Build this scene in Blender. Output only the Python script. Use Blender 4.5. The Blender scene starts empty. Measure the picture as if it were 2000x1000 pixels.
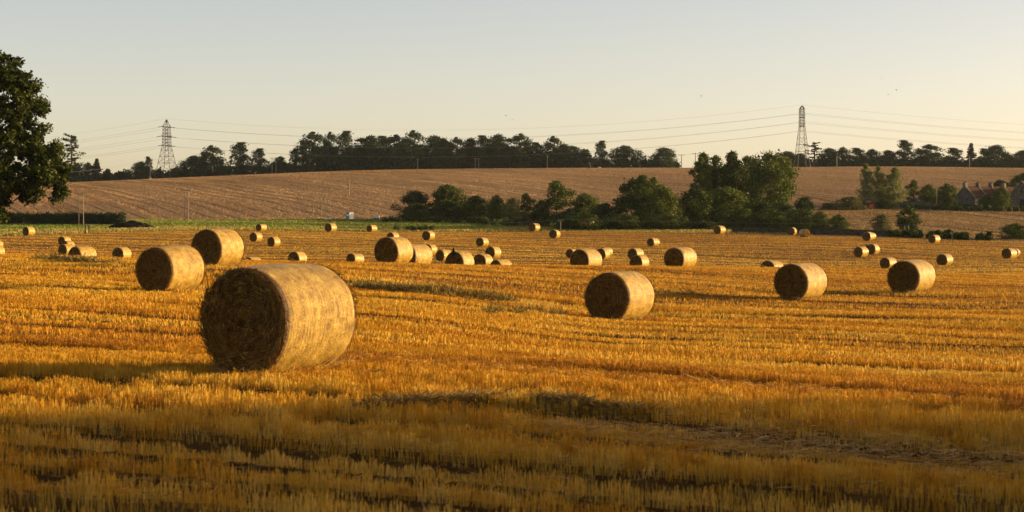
import bpy, math, random
import numpy as np

# ------------------------------------------------------------------ scene, camera, light
S = bpy.context.scene
C = S.collection
random.seed(7)
RNG = np.random.default_rng(11)
PI = math.pi
ZC = 1.8            # eye height above the datum
F = 3889.0          # focal length in photo pixels (2000 wide): a 70 mm lens
HY = 440.0          # photo row of the true horizon

cam_data = bpy.data.cameras.new("camera")
cam = bpy.data.objects.new("camera", cam_data)
C.objects.link(cam)
cam.location = (0, 0, ZC)
cam.rotation_euler = (PI / 2 - math.atan(60 / F), 0, 0)
cam_data.lens = 70.0
cam_data.sensor_width = 36.0
cam_data.clip_start = 0.5
cam_data.clip_end = 20000
cam_data.dof.use_dof = True
cam_data.dof.focus_distance = 130
cam_data.dof.aperture_fstop = 5.0
S.camera = cam

SUN_EL, SUN_AZ = 9.5, 82.0     # degrees; azimuth clockwise from +Y (the view direction)
world = bpy.data.worlds.new("World")
S.world = world
world.use_nodes = True
wn, wl = world.node_tree.nodes, world.node_tree.links
wn.clear()
sky = wn.new("ShaderNodeTexSky")
sky.sky_type = 'NISHITA'
sky.sun_disc = False
sky.sun_elevation = math.radians(SUN_EL)
sky.sun_rotation = math.radians(SUN_AZ)
sky.air_density = 0.58
sky.dust_density = 1.2
sky.ozone_density = 0.0
bg = wn.new("ShaderNodeBackground")
bg.inputs['Strength'].default_value = 0.119
wo = wn.new("ShaderNodeOutputWorld")
tint = wn.new("ShaderNodeMixRGB"); tint.blend_type = 'MULTIPLY'; tint.inputs[0].default_value = 1.0
tint.inputs[2].default_value = (1.17, .96, .83, 1)
wl.new(sky.outputs[0], tint.inputs[1]); wl.new(tint.outputs[0], bg.inputs['Color'])
wl.new(bg.outputs[0], wo.inputs['Surface'])

sun_data = bpy.data.lights.new("sun", 'SUN')
sun_data.energy = 5.0
sun_data.angle = math.radians(0.5)
sun_data.color = (1.0, 0.745, 0.35)
sun = bpy.data.objects.new("sun", sun_data)
C.objects.link(sun)
_el, _az = math.radians(SUN_EL), math.radians(SUN_AZ)
from mathutils import Vector, Matrix
_sd = Vector((math.sin(_az) * math.cos(_el), math.cos(_az) * math.cos(_el), math.sin(_el)))
sun.rotation_euler = _sd.to_track_quat('Z', 'Y').to_euler()
sun.location = (60, -15, 30)

S.view_settings.view_transform = 'Standard'
S.view_settings.look = 'None'
S.view_settings.exposure = 0.9
S.view_settings.gamma = 1.0
S.render.engine = 'CYCLES'
S.cycles.max_bounces = 5
S.cycles.diffuse_bounces = 3
S.cycles.transparent_max_bounces = 4

# ------------------------------------------------------------------ helpers
def tag(o, label=None, cat=None, group=None, kind=None):
    if label: o["label"] = label
    if cat: o["category"] = cat
    if group: o["group"] = group
    if kind: o["kind"] = kind
    return o

def link_mesh(name, me, mat=None, parent=None):
    o = bpy.data.objects.new(name, me)
    C.objects.link(o)
    if mat is not None and len(me.materials) == 0:
        me.materials.append(mat)
    if parent is not None:
        o.parent = parent
    return o

def thing(name, loc, label, cat, group=None, rz=0.0):
    o = bpy.data.objects.new(name, None)
    o.empty_display_size = 0.3
    C.objects.link(o)
    o.location = loc
    o.rotation_euler = (0, 0, rz)
    return tag(o, label, cat, group)

def np_mesh(name, V, Q, tone=None, smooth=False):
    """mesh from vertex array V (n,3) and face index array Q (m,k)"""
    V = np.asarray(V, dtype=np.float32)
    Q = np.asarray(Q, dtype=np.int32)
    me = bpy.data.meshes.new(name)
    me.vertices.add(len(V))
    me.vertices.foreach_set("co", V.ravel())
    k = Q.shape[1]
    me.loops.add(Q.size)
    me.loops.foreach_set("vertex_index", Q.ravel())
    me.polygons.add(len(Q))
    me.polygons.foreach_set("loop_start", np.arange(0, Q.size, k, dtype=np.int32))
    me.polygons.foreach_set("loop_total", np.full(len(Q), k, dtype=np.int32))
    if smooth:
        me.polygons.foreach_set("use_smooth", np.ones(len(Q), dtype=bool))
    if tone is not None:
        a = me.attributes.new("tone", 'FLOAT', 'POINT')
        a.data.foreach_set("value", np.asarray(tone, dtype=np.float32))
    me.update(calc_edges=True)
    return me

class MB:
    """collects simple shapes into one mesh"""
    def __init__(s):
        s.v, s.f = [], []
    def add(s, vs, fs):
        b = len(s.v)
        s.v += [tuple(p) for p in vs]
        s.f += [tuple(i + b for i in f) for f in fs]
        return s
    def box(s, x0, x1, y0, y1, z0, z1):
        vs = [(x0,y0,z0),(x1,y0,z0),(x1,y1,z0),(x0,y1,z0),(x0,y0,z1),(x1,y0,z1),(x1,y1,z1),(x0,y1,z1)]
        return s.add(vs, [(0,3,2,1),(4,5,6,7),(0,1,5,4),(1,2,6,5),(2,3,7,6),(3,0,4,7)])
    def tube(s, pts, rad, n=6, cap=True):
        pts = [Vector(p) for p in pts]
        if not hasattr(rad, '__len__'): rad = [rad] * len(pts)
        vs, fs = [], []
        up = None
        for i, p in enumerate(pts):
            d = (pts[min(i+1, len(pts)-1)] - pts[max(i-1, 0)]).normalized()
            if up is None or abs(up.dot(d)) > .95:
                up = Vector((0,0,1)) if abs(d.z) < .9 else Vector((1,0,0))
            a = d.cross(up).normalized(); b = a.cross(d).normalized(); up = b
            for k in range(n):
                t = 2*PI*k/n
                vs.append(p + (a*math.cos(t) + b*math.sin(t))*rad[i])
        for i in range(len(pts)-1):
            for k in range(n):
                k2 = (k+1) % n
                fs.append((i*n+k, i*n+k2, (i+1)*n+k2, (i+1)*n+k))
        if cap:
            fs.append(tuple(range(n-1, -1, -1)))
            fs.append(tuple((len(pts)-1)*n + k for k in range(n)))
        return s.add(vs, fs)
    def build(s, name, mat, parent=None, smooth=False):
        me = bpy.data.meshes.new(name)
        me.from_pydata(s.v, [], s.f)
        if smooth:
            for p in me.polygons: p.use_smooth = True
        me.update()
        return link_mesh(name, me, mat, parent)

# value noise on a periodic lattice
_LAT = np.random.default_rng(5).random((256, 256)).astype(np.float32)
def noise2(x, y):
    x = np.asarray(x, dtype=np.float64); y = np.asarray(y, dtype=np.float64)
    xi = np.floor(x).astype(np.int64); yi = np.floor(y).astype(np.int64)
    fx = x - xi; fy = y - yi
    fx = fx*fx*(3-2*fx); fy = fy*fy*(3-2*fy)
    x0, x1, y0, y1 = xi & 255, (xi+1) & 255, yi & 255, (yi+1) & 255
    return (_LAT[x0,y0]*(1-fx)+_LAT[x1,y0]*fx)*(1-fy) + (_LAT[x0,y1]*(1-fx)+_LAT[x1,y1]*fx)*fy

def pchip(x, y, xq):
    x = np.asarray(x, float); y = np.asarray(y, float)
    h = np.diff(x); d = np.diff(y)/h
    m = np.zeros_like(y)
    for i in range(1, len(x)-1):
        if d[i-1]*d[i] > 0:
            w1, w2 = 2*h[i]+h[i-1], h[i]+2*h[i-1]
            m[i] = (w1+w2)/(w1/d[i-1]+w2/d[i])
    m[0], m[-1] = d[0], d[-1]
    xq = np.clip(xq, x[0], x[-1])
    k = np.clip(np.searchsorted(x, xq)-1, 0, len(x)-2)
    t = (xq-x[k])/h[k]
    return ((1+2*t)*(1-t)**2*y[k] + t*(1-t)**2*h[k]*m[k] + t*t*(3-2*t)*y[k+1] + t*t*(t-1)*h[k]*m[k+1])

# ------------------------------------------------------------------ terrain
U_B1 = ([-400, 0, 200, 400, 800, 1100, 1300, 1600, 1800, 2000, 2400], [315, 320, 340, 350, 365, 365, 360, 345, 338, 330, 318])
U_B2 = ([-400, 0, 400, 800, 1200, 1560, 1700, 2000, 2400], [438, 440, 450, 450, 455, 480, 505, 512, 512])
CREST_Y = ([-400, 0, 130, 330, 500, 700, 850, 1000, 1300, 2000, 2400], [364, 359, 357, 348, 341, 334, 330, 329, 328, 328, 330])
FOOT_Y = {0: 431, 400: 430, 800: 428, 1200: 428, 1600: 413, 2000: 408}
EDGE_Y = {0: 462, 400: 449, 800: 453, 1200: 452.5, 1600: 460, 2000: 473}
NEAR = {   # photo column -> (distance m, photo row) of the ground there
    0:    [(13,1000),(20,800),(24,728),(40,603),(56,560),(70,521),(85,500),(126,517),(190,507),(250,493)],
    400:  [(13,1000),(20,800),(24,728),(40,613),(56,569),(70,520),(85,512),(126,525),(163,531),(190,524),(250,498),(300,471)],
    800:  [(13,1000),(20,802),(24,732),(40,628),(60,567),(88,518.5),(112,525),(126,531),(163,538),(190,526),(250,494),(300,472)],
    1200: [(13,1006),(20,810),(24,748),(40,668),(55,621.5),(75,556),(100,522.5),(122,530),(160,533),(187,526),(230,508),(300,479)],
    1600: [(13,1014),(20,826),(24,766),(45,655),(69,588),(90,548),(112,524.5),(135,533),(160,540),(200,529),(240,512),(300,476)],
    2000: [(13,1020),(20,840),(24,780),(45,662),(75,578),(110,545),(160,534),(225,518),(260,503),(300,486)],
}
_cu = [0, 400, 800, 1200, 1600, 2000]
_ld = np.linspace(math.log(8), math.log(8000), 900)
_cols = []
for u in _cu:
    pts = [(8, NEAR[u][0][1] + 0)] if False else []
    zz = [((HY-y)/F*d) for d, y in NEAR[u]]
    dd = [d for d, y in NEAR[u]]
    b1 = float(np.interp(u, *U_B1)); b2 = float(np.interp(u, *U_B2))
    z1 = (HY-EDGE_Y[u])/F*b1; z2 = (HY-FOOT_Y[u])/F*b2
    zc = (HY-float(np.interp(u, *CREST_Y)))/F*900
    dd += [b1, b2]; zz += [z1, z2]
    for t in (.2, .4, .6, .8):
        dd.append(b2+(900-b2)*t); zz.append(z2+(zc-z2)*(1.28*t-.28*t*t))
    dd += [900, 1050, 2000, 8000]; zz += [zc, zc-2.5, zc-16, zc-40]
    dd = [8]+dd; zz = [zz[0]]+zz
    _cols.append(pchip(np.log(dd), zz, _ld))
_cols = np.array(_cols)
_us = np.linspace(-400, 2400, 281)
_TAB = np.zeros((281, 900))
for j in range(900):
    _TAB[:, j] = pchip([-400]+_cu+[2400], np.concatenate([[_cols[0, j]], _cols[:, j], [_cols[-1, j]]]), _us)
_k = np.exp(-np.linspace(-2, 2, 41)**2); _k /= _k.sum()
_pad = np.pad(_TAB, ((20, 20), (0, 0)), mode='edge')
_TAB = np.array([np.convolve(_pad[:, j], _k, mode='valid') for j in range(900)]).T
_k2 = np.exp(-np.linspace(-2, 2, 13)**2); _k2 /= _k2.sum()
_pad = np.pad(_TAB, ((0, 0), (6, 6)), mode='edge')
_TAB = np.array([np.convolve(_pad[i], _k2, mode='valid') for i in range(281)])

# crop rows run along (cos31,-sin31); v is measured across them, s along them
RA = math.radians(31.0)
def sv(X, Y):
    return X*math.cos(RA)-Y*math.sin(RA), X*math.sin(RA)+Y*math.cos(RA)

# tramlines and combine wheel tracks as a 1-D profile across the rows
_tr = np.zeros(40000); _chaff = np.zeros(40000)      # 0.05 m steps, v from -500 m
_vv = np.arange(40000)*.05-500
_r = np.random.default_rng(21)
_deep = np.zeros(40000)
for v, w, st in ((9.2, .36, 1.), (10.6, .42, 1.), (11.9, .40, 1.), (13.15, .46, 1.), (15.2, .30, .8), (17.1, .20, .6)):
    g_ = st*np.exp(-((_vv-v)/w)**4); _tr = np.maximum(_tr, g_); _deep = np.maximum(_deep, g_)
v = -498.0
while v < 1480:
    v += _r.uniform(2.6, 4.4)
    if 7.5 < v < 19: continue
    for off in (-.85, .85):
        w, st = _r.uniform(.16, .34), (_r.uniform(.3, .95) if v > 24 or v < 3 else _r.uniform(.2, .5))
        _tr = np.maximum(_tr, st*np.exp(-((_vv-v-off-_r.normal(0, .06))/w)**4))
    _chaff = np.maximum(_chaff, _r.uniform(.2, 1)*np.exp(-((_vv-v)/.5)**2))
def rut(s, v):
    i = np.clip(((v+.35*(noise2(s*.22, v*.02)-.5)+500)/.05).astype(np.int64), 0, 39999)
    return .19*_tr[i]+.15*_deep[i]
def track(s, v):
    i = np.clip(((v+.35*(noise2(s*.22, v*.02)-.5)+500)/.05).astype(np.int64), 0, 39999)
    return _tr[i]*np.clip(.55+1.0*noise2(s*.12+9, v*.5), 0, 1)
def chaff(s, v):
    i = np.clip(((v+500)/.05).astype(np.int64), 0, 39999)
    return _chaff[i]*np.clip(2.2*noise2(s*.09+40, v*.25)-.4, 0, 1)

def ucol(X, Y):
    return np.clip(np.asarray(X)/np.maximum(np.asarray(Y), 12.)*F+1000, -400, 2400)
def H0(X, Y):
    X = np.asarray(X, float); Y = np.asarray(Y, float)
    u = ucol(X, Y); l = np.log(np.clip(Y, 8.01, 7999))
    a = (u+400)/10; b = (l-_ld[0])/(_ld[1]-_ld[0])
    i = np.clip(a.astype(int), 0, 279); j = np.clip(b.astype(int), 0, 898)
    fa, fb = a-i, b-j
    return (_TAB[i,j]*(1-fa)*(1-fb)+_TAB[i+1,j]*fa*(1-fb)+_TAB[i,j+1]*(1-fa)*fb+_TAB[i+1,j+1]*fa*fb) + ZC
def H(X, Y):
    """ground height: broad relief plus ruts and small bumps in the stubble field"""
    X = np.asarray(X, float); Y = np.asarray(Y, float)
    s, v = sv(X, Y)
    near = np.clip((330-Y)/60, 0, 1)
    return H0(X, Y) + near*(-rut(s, v)+.07*(noise2(s*.25, v*.9)-.5)+.16*(noise2(s*.05+7, v*.30+3)-.5)) \
        + np.clip((Y-440)/100, 0, 1)*1.2*(noise2(X*.012+3, Y*.008)-.5)
def h(x, y): return float(H(np.array([x]), np.array([y]))[0])
def wx(px, d): return (px-1000)/F*d
def wz(py, d): return (HY-py)/F*d+ZC
def ground_hit(px, py, dmin=12.):
    d = np.exp(np.linspace(math.log(dmin), math.log(1100), 3000))
    yt = HY-(H0((px-1000)/F*d, d)-ZC)*F/d
    k = np.nonzero(yt <= py)[0]
    return float(d[k[0]]) if len(k) else 365.

# ------------------------------------------------------------------ materials
def new_mat(name):
    m = bpy.data.materials.new(name); m.use_nodes = True
    m.node_tree.nodes.clear()
    return m, m.node_tree.nodes, m.node_tree.links
def ramp(nodes, stops):
    r = nodes.new("ShaderNodeValToRGB")
    e = r.color_ramp.elements
    while len(e) > 1: e.remove(e[-1])
    e[0].position, e[0].color = stops[0][0], (*stops[0][1], 1)
    for p, c in stops[1:]:
        x = e.new(p); x.color = (*c, 1)
    return r
def math_node(nodes, links, op, a, b=None, c=None):
    n = nodes.new("ShaderNodeMath"); n.operation = op
    for i, q in enumerate((a, b, c)):
        if q is None: continue
        if hasattr(q, 'is_output'): links.new(q, n.inputs[i])
        else: n.inputs[i].default_value = q
    return n.outputs[0]
def noise_node(nodes, links, vec, scale, detail=4, rough=.6):
    n = nodes.new("ShaderNodeTexNoise")
    n.inputs['Scale'].default_value = scale; n.inputs['Detail'].default_value = detail
    n.inputs['Roughness'].default_value = rough
    if vec is not None: links.new(vec, n.inputs['Vector'])
    return n.outputs['Fac']
def coords(nodes, links, kind='Object', scale=(1,1,1), rot=(0,0,0)):
    t = nodes.new("ShaderNodeTexCoord"); m = nodes.new("ShaderNodeMapping")
    links.new(t.outputs[kind], m.inputs['Vector'])
    m.inputs['Scale'].default_value = scale; m.inputs['Rotation'].default_value = rot
    return m.outputs[0]
def finish(nodes, links, color, rough=.85, spec=.2, bump=None, bump_d=.02, translucent=0.0, bump_s=1.0):
    p = nodes.new("ShaderNodeBsdfPrincipled")
    if hasattr(color, 'is_output'): links.new(color, p.inputs['Base Color'])
    else: p.inputs['Base Color'].default_value = (*color, 1)
    if hasattr(rough, 'is_output'): links.new(rough, p.inputs['Roughness'])
    else: p.inputs['Roughness'].default_value = rough
    p.inputs['Specular IOR Level'].default_value = spec
    if bump is not None:
        b = nodes.new("ShaderNodeBump"); b.inputs['Distance'].default_value = bump_d
        b.inputs['Strength'].default_value = bump_s
        links.new(bump, b.inputs['Height']); links.new(b.outputs[0], p.inputs['Normal'])
    out = nodes.new("ShaderNodeOutputMaterial")
    if translucent > 0:
        t = nodes.new("ShaderNodeBsdfTranslucent"); mx = nodes.new("ShaderNodeMixShader")
        if hasattr(color, 'is_output'): links.new(color, t.inputs['Color'])
        else: t.inputs['Color'].default_value = (*color, 1)
        mx.inputs[0].default_value = translucent
        links.new(p.outputs[0], mx.inputs[1]); links.new(t.outputs[0], mx.inputs[2])
        links.new(mx.outputs[0], out.inputs['Surface'])
    else:
        links.new(p.outputs[0], out.inputs['Surface'])
    return p

def tone_mat(name, stops, translucent=.2, rough=.7, spec=.2, vary=0.0):
    m, n, l = new_mat(name)
    a = n.new("ShaderNodeAttribute"); a.attribute_name = "tone"
    fac = a.outputs['Fac']
    if vary:
        oi = n.new("ShaderNodeObjectInfo")
        fac = math_node(n, l, 'ADD', fac, math_node(n, l, 'MULTIPLY', math_node(n, l, 'SUBTRACT', oi.outputs['Random'], .5), vary))
    r = ramp(n, stops); l.new(fac, r.inputs[0])
    finish(n, l, r.outputs[0], rough, spec, translucent=translucent)
    return m

def plain_mat(name, col, rough=.6, spec=.3, metallic=0.0, var=.25, scale=6.0):
    m, n, l = new_mat(name)
    f = noise_node(n, l, coords(n, l), scale, 5)
    r = ramp(n, [(.25, tuple(c*(1-var) for c in col)), (.75, tuple(min(1, c*(1+var)) for c in col))])
    l.new(f, r.inputs[0])
    p = finish(n, l, r.outputs[0], rough, spec, bump=f, bump_d=.01)
    p.inputs['Metallic'].default_value = metallic
    return m

M = {}
M['stubble'] = tone_mat("stubble_straw", [(0.0, (.26,.095,.005)), (.27, (.45,.19,.008)), (.5, (.57,.285,.014)), (.75, (.60,.335,.026)), (1.0, (.68,.43,.075))], .2)
M['loose'] = tone_mat("loose_straw", [(0.0, (.20,.10,.025)), (.5, (.44,.26,.075)), (1.0, (.62,.44,.19))], .2)
M['meadow_blade'] = tone_mat("meadow_blades", [(0.0, (.07,.10,.014)), (.38, (.16,.20,.026)), (.58, (.30,.23,.05)), (1.0, (.46,.32,.10))], .25)
M['hill_blade'] = tone_mat("hill_stubble", [(0.0, (.14,.075,.030)), (.5, (.27,.155,.068)), (1.0, (.39,.24,.115))], .2)
M['tan_blade'] = tone_mat("tan_field_stubble", [(0.0, (.10,.055,.02)), (.5, (.23,.135,.048)), (1.0, (.34,.21,.085))], .2)
LEAF = [(0.0, (.017,.026,.005)), (.35, (.048,.068,.011)), (.7, (.098,.122,.018)), (1.0, (.18,.18,.028))]
M['leaf'] = tone_mat("leaves", LEAF, .25, .55, .08, vary=.35)
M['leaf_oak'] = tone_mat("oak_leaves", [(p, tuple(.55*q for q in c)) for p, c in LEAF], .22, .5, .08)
M['leaf_dark'] = tone_mat("dark_leaves", [(0.0, (.014,.024,.010)), (.5, (.033,.052,.018)), (1.0, (.076,.098,.032))], .25, .6, .06, vary=.3)
M['leaf_pale'] = tone_mat("pale_leaves", [(0.0, (.07,.085,.02)), (.5, (.16,.18,.05)), (1.0, (.28,.28,.09))], .35, .55, .1, vary=.2)
M['leaf_yellow'] = tone_mat("yellowing_leaves", [(0.0, (.05,.055,.015)), (.5, (.13,.12,.03)), (1.0, (.26,.20,.06))], .3, .6, .3, vary=.2)
M['needle'] = tone_mat("needles", [(0.0, (.012,.018,.010)), (.5, (.028,.040,.018)), (1.0, (.06,.07,.03))], .1, .6, .2, vary=.2)

def field_mat():
    m, n, l = new_mat("stubble_soil")
    c = coords(n, l, 'Object', (1,1,1), (0,0,RA))
    def st(sx, sy):
        mp = n.new("ShaderNodeMapping"); l.new(c, mp.inputs['Vector']); mp.inputs['Scale'].default_value = (sx, sy, 1)
        return mp.outputs[0]
    f1 = noise_node(n, l, st(.06, 1.6), 1.0, 6, .65)
    f2 = noise_node(n, l, st(2.0, 14.), 1.0, 5, .7)
    f3 = noise_node(n, l, st(.02, .12), 1.0, 3)
    f = math_node(n, l, 'ADD', math_node(n, l, 'MULTIPLY', f1, .45), math_node(n, l, 'ADD', math_node(n, l, 'MULTIPLY', f2, .4), math_node(n, l, 'MULTIPLY', f3, .15)))
    r = ramp(n, [(.3, (.035,.014,.003)), (.5, (.10,.044,.008)), (.68, (.26,.135,.025))]); l.new(f, r.inputs[0])
    finish(n, l, r.outputs[0], .95, .1, bump=f2, bump_d=.06)
    return m
M['field'] = field_mat()

def ground_mat(name, stops, rot, sc1, sc2, w=(.5,.35,.15), bd=.2, tram=None):
    m, n, l = new_mat(name)
    c = coords(n, l, 'Object', (1,1,1), (0,0,rot))
    def st(sc):
        mp = n.new("ShaderNodeMapping"); l.new(c, mp.inputs['Vector']); mp.inputs['Scale'].default_value = (*sc, 1)
        return mp.outputs[0]
    f1 = noise_node(n, l, st(sc1), 1.0, 6, .65); f2 = noise_node(n, l, st(sc2), 1.0, 5, .7)
    f3 = noise_node(n, l, st((.015,.015)), 1.0, 3)
    f = math_node(n, l, 'ADD', math_node(n, l, 'MULTIPLY', f1, w[0]), math_node(n, l, 'ADD', math_node(n, l, 'MULTIPLY', f2, w[1]), math_node(n, l, 'MULTIPLY', f3, w[2])))
    if tram:
        sp = n.new("ShaderNodeSeparateXYZ"); l.new(c, sp.inputs[0])
        wob = noise_node(n, l, st((.006, .02)), 1.0, 2)
        q = math_node(n, l, 'ADD', sp.outputs[1], math_node(n, l, 'MULTIPLY', wob, tram[2]))
        q = math_node(n, l, 'PINGPONG', q, tram[0])
        mr = n.new("ShaderNodeMapRange"); l.new(q, mr.inputs[0]); mr.inputs[1].default_value = tram[1]*.5; mr.inputs[2].default_value = tram[1]; mr.inputs[3].default_value = .21; mr.inputs[4].default_value = 0.0
        patch = noise_node(n, l, st((.007, .12)), 1.0, 3)
        f = math_node(n, l, 'SUBTRACT', f, math_node(n, l, 'MULTIPLY', mr.outputs[0], math_node(n, l, 'MULTIPLY', patch, 1.2)))
    r = ramp(n, stops); l.new(f, r.inputs[0])
    finish(n, l, r.outputs[0], .95, .1, bump=f2, bump_d=bd)
    return m
HILL_ROT = math.radians(-72.6)     # hill rows run along (.3,-.95)
M['hill'] = ground_mat("hill_stubble_soil", [(.30, (.06,.030,.012)), (.5, (.225,.13,.058)), (.68, (.36,.22,.105))], math.radians(72.5), (.010,.55), (.2,2.), tram=(2.6, .62, 0.0))
M['tan'] = ground_mat("tan_field_soil", [(.3, (.10,.055,.02)), (.5, (.23,.14,.055)), (.7, (.35,.23,.10))], math.radians(80), (.012,.35), (.3,2.), tram=(7.0, 1.5, 0.0))
M['meadow'] = ground_mat("meadow_turf", [(.3, (.06,.075,.01)), (.45, (.13,.14,.02)), (.53, (.26,.20,.045)), (.7, (.38,.27,.08))], 0.0, (.02,.12), (.4,1.5), bd=.3)

def bark(): return plain_mat("bark", (.075,.058,.042), .9, .1, 0, .4, 3)
M['bark'] = bark()
M['pale_bark'] = plain_mat("pale_bark", (.30,.26,.20), .9, .1, 0, .4, 3)
M['steel'] = plain_mat("galvanised_steel", (.05,.043,.036), .55, .4, .4, .2, .5)
M['wire'] = plain_mat("aluminium_cable", (.22,.21,.20), .5, .4, .5, .1, .5)
M['timber'] = plain_mat("weathered_timber", (.24,.19,.14), .85, .15, 0, .3, 3)
M['dark_timber'] = plain_mat("tarred_timber", (.03,.025,.022), .85, .2, 0, .3, 3)
M['grey_metal'] = plain_mat("grey_metal", (.22,.20,.18), .5, .4, .2, .1, 2)
M['porcelain'] = plain_mat("brown_porcelain", (.10,.05,.035), .3, .5, 0, .1, 4)
M['white_paint'] = plain_mat("white_paint", (.78,.77,.73), .5, .4, 0, .06, 2)
M['teal_paint'] = plain_mat("teal_paint", (.05,.22,.20), .5, .4, 0, .1, 2)
M['black_feather'] = plain_mat("black_feathers", (.006,.006,.006), .8, .05, 0, .2, 20)
M['grey_feather'] = plain_mat("grey_feathers", (.10,.10,.11), .6, .3, 0, .2, 20)

# ------------------------------------------------------------------ ground sheets (one sheet, split along the field edges)
_t = np.concatenate([np.linspace(-1.6, -.34, 40)[:-1], np.linspace(-.34, .34, 330), np.linspace(.34, 1.6, 40)[1:]])
def rowY(kind):
    """Y of a boundary for every column of the sheet"""
    Y = np.full(len(_t), 350.)
    for _ in range(14):
        u = ucol(_t*(Y+60), Y)
        Y = .5*Y+.5*np.interp(u, *kind)
    return Y
YB1, YB2 = rowY(U_B1), rowY(U_B2)
def sheet(name, rows, mat, cols=None):
    tt = _t if cols is None else _t[cols]
    Y = np.array(rows)                       # (nr, nc)
    if cols is not None: Y = Y[:, cols]
    X = tt[None, :]*(Y+60)
    Z = H(X, Y)
    V = np.stack([X, Y, Z], -1).reshape(-1, 3)
    nr, nc = Y.shape
    a = (np.arange(nr-1)[:, None]*nc+np.arange(nc-1)[None, :]).ravel()
    Q = np.stack([a, a+1, a+nc+1, a+nc], -1)
    o = link_mesh(name, np_mesh(name, V, Q, smooth=True), mat)
    return tag(o, kind='structure')
nc = len(_t)
rows = [np.full(nc, y) for y in (-55, -30, -10, 0, 5, 8)]
y = 9.0
while y < 290:
    rows.append(np.full(nc, y)); y += max(.22, y*.012)
for t in np.linspace(0, 1, 14):
    rows.append(290+(YB1-290)*t)
sheet('stubble_field', rows, M['field'])
mid = [YB1+(YB2-YB1)*t for t in np.linspace(0, 1, 26)]
_ksplit = int(np.argmin(abs(_t-np.interp(1590, [1000, 1000+F], [0, 1])*350/410)))
sheet('meadow', mid, M['meadow'], np.arange(0, _ksplit+1))
sheet('tan_field', mid, M['tan'], np.arange(_ksplit, nc))
sheet('hill_field', [YB2+(905-YB2)*t for t in np.linspace(0, 1, 70)], M['hill'])
sheet('ridge_land', [np.full(nc, 905+(1560-905)*t**1.6) for t in np.linspace(0, 1, 40)], M['meadow'])

# ------------------------------------------------------------------ blades of straw and grass
def blades(P, A, Sd, taper=.7, bend=None):
    """one quad per blade: base point P, height vector A, half-width vector Sd"""
    n = len(P)
    V = np.empty((n, 4, 3), np.float32)
    V[:, 0] = P-Sd; V[:, 1] = P+Sd; V[:, 2] = P+A+Sd*taper; V[:, 3] = P+A-Sd*taper
    return V.reshape(-1, 3), np.arange(n*4, dtype=np.int32).reshape(n, 4)

def scatter(d0, d1, dens, half=.30, extra=6.0):
    area = half*(d1*d1-d0*d0)+2*extra*(d1-d0)
    n = int(area*dens)
    d = np.sqrt(d0*d0+RNG.random(n)*(d1*d1-d0*d0))
    X = (RNG.random(n)*2-1)*(half*d+extra)
    return X, d

def matted(X, Y):
    """pale patch of flattened straw in the right foreground"""
    s, v = sv(X, Y); s0, v0 = sv(np.array([2.9]), np.array([17.2]))
    w = .35*(noise2(s*1.3+5, v*2.5)-.5)
    return np.clip(1.25-np.hypot((s-s0[0])/3.6, (v-v0[0])/1.45)+w, 0, 1)
SV, ST, SV3, ST3 = [], [], [], []
def stub_zone(d0, d1, dens, hw, hmul, rowq, tri=False):
    X, Y = scatter(d0, d1, dens)
    s, v = sv(X, Y)
    if rowq:
        v = np.round(v/.15)*.15+RNG.normal(0, .016, len(v))
        X = s*math.cos(RA)+v*math.sin(RA); Y = -s*math.sin(RA)+v*math.cos(RA)
    keep = Y < np.interp(ucol(X, Y), *U_B1)-.3
    T = track(s, v)
    patch = noise2(s*.35+80, v*.9)
    keep &= RNG.random(len(X)) > 1.0*T
    keep &= RNG.random(len(X)) < (.5+.8*patch)*(.5+.9*noise2(s*5.1, v*6.3+17))
    far = np.clip((Y-105)/50, 0, 1)
    swath = far*np.clip(1.6-np.abs(((v+2.2*(noise2(s*.03, v*.05)-.5)) % 8.6)-1.6), 0, 1)*np.clip(.35+1.1*noise2(s*.05+70, v*.21), 0, 1)
    keep &= RNG.random(len(X)) > .75*swath
    X, Y, s, v, T, patch = X[keep], Y[keep], s[keep], v[keep], T[keep], patch[keep]
    ch = chaff(s, v)
    n = len(X); far = far[keep]; swath = swath[keep]; nf = np.clip((27-Y)/5, 0, 1); big = matted(X, Y)
    hh = (.098+.04*np.clip((24-Y)/6, 0, 1))*hmul*(1-.65*T)*(.72+.42*RNG.random(n))*(.65+.6*noise2(s*.2+3, v*.7+5))*(.72-.30*nf+(.56+.6*nf)*noise2(s*5.1, v*6.3+17))*(1-.8*big)*(1-.35*ch)
    yaw = RNG.random(n)*PI
    lean = RNG.normal(0, .10, (n, 2))
    P = np.stack([X, Y, H(X, Y)-.012], -1)
    A = np.stack([lean[:, 0]*hh, lean[:, 1]*hh, hh], -1)
    w = hw*(.6+.8*RNG.random(n))
    Sd = np.stack([np.cos(yaw)*w, np.sin(yaw)*w, np.zeros(n)], -1)
    V, Q = blades(P, A, Sd, .92)
    tone = .50+.62*(noise2(s*.03+11, v*.55+2)-.5)+.45*(noise2(s*.015+60, v*.13)-.5)+.45*(noise2(s*.5, v*2.2+9)-.5)+(.30+.45*nf)*(noise2(s*5.1+30, v*6.3)-.5)+.25*big+.14*far-.5*swath+.16*ch-.2*T+RNG.normal(0, .10, n)
    if tri:
        V = V.reshape(-1, 4, 3); V[:, 2] = (V[:, 2]+V[:, 3])/2
        SV3.append(V[:, :3].reshape(-1, 3)); ST3.append(np.repeat(np.clip(tone, 0, 1), 3))
    else:
        SV.append(V); ST.append(np.repeat(np.clip(tone, 0, 1), 4))
stub_zone(10, 30, 1900, .0022, 1.0, True)
stub_zone(30, 62, 520, .0048, 1.0, True)
stub_zone(62, 130, 190, .011, 1.05, True, True)
stub_zone(130, 372, 26, .034, 1.05, False, True)
V = np.concatenate(SV); T_ = np.concatenate(ST)
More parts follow.
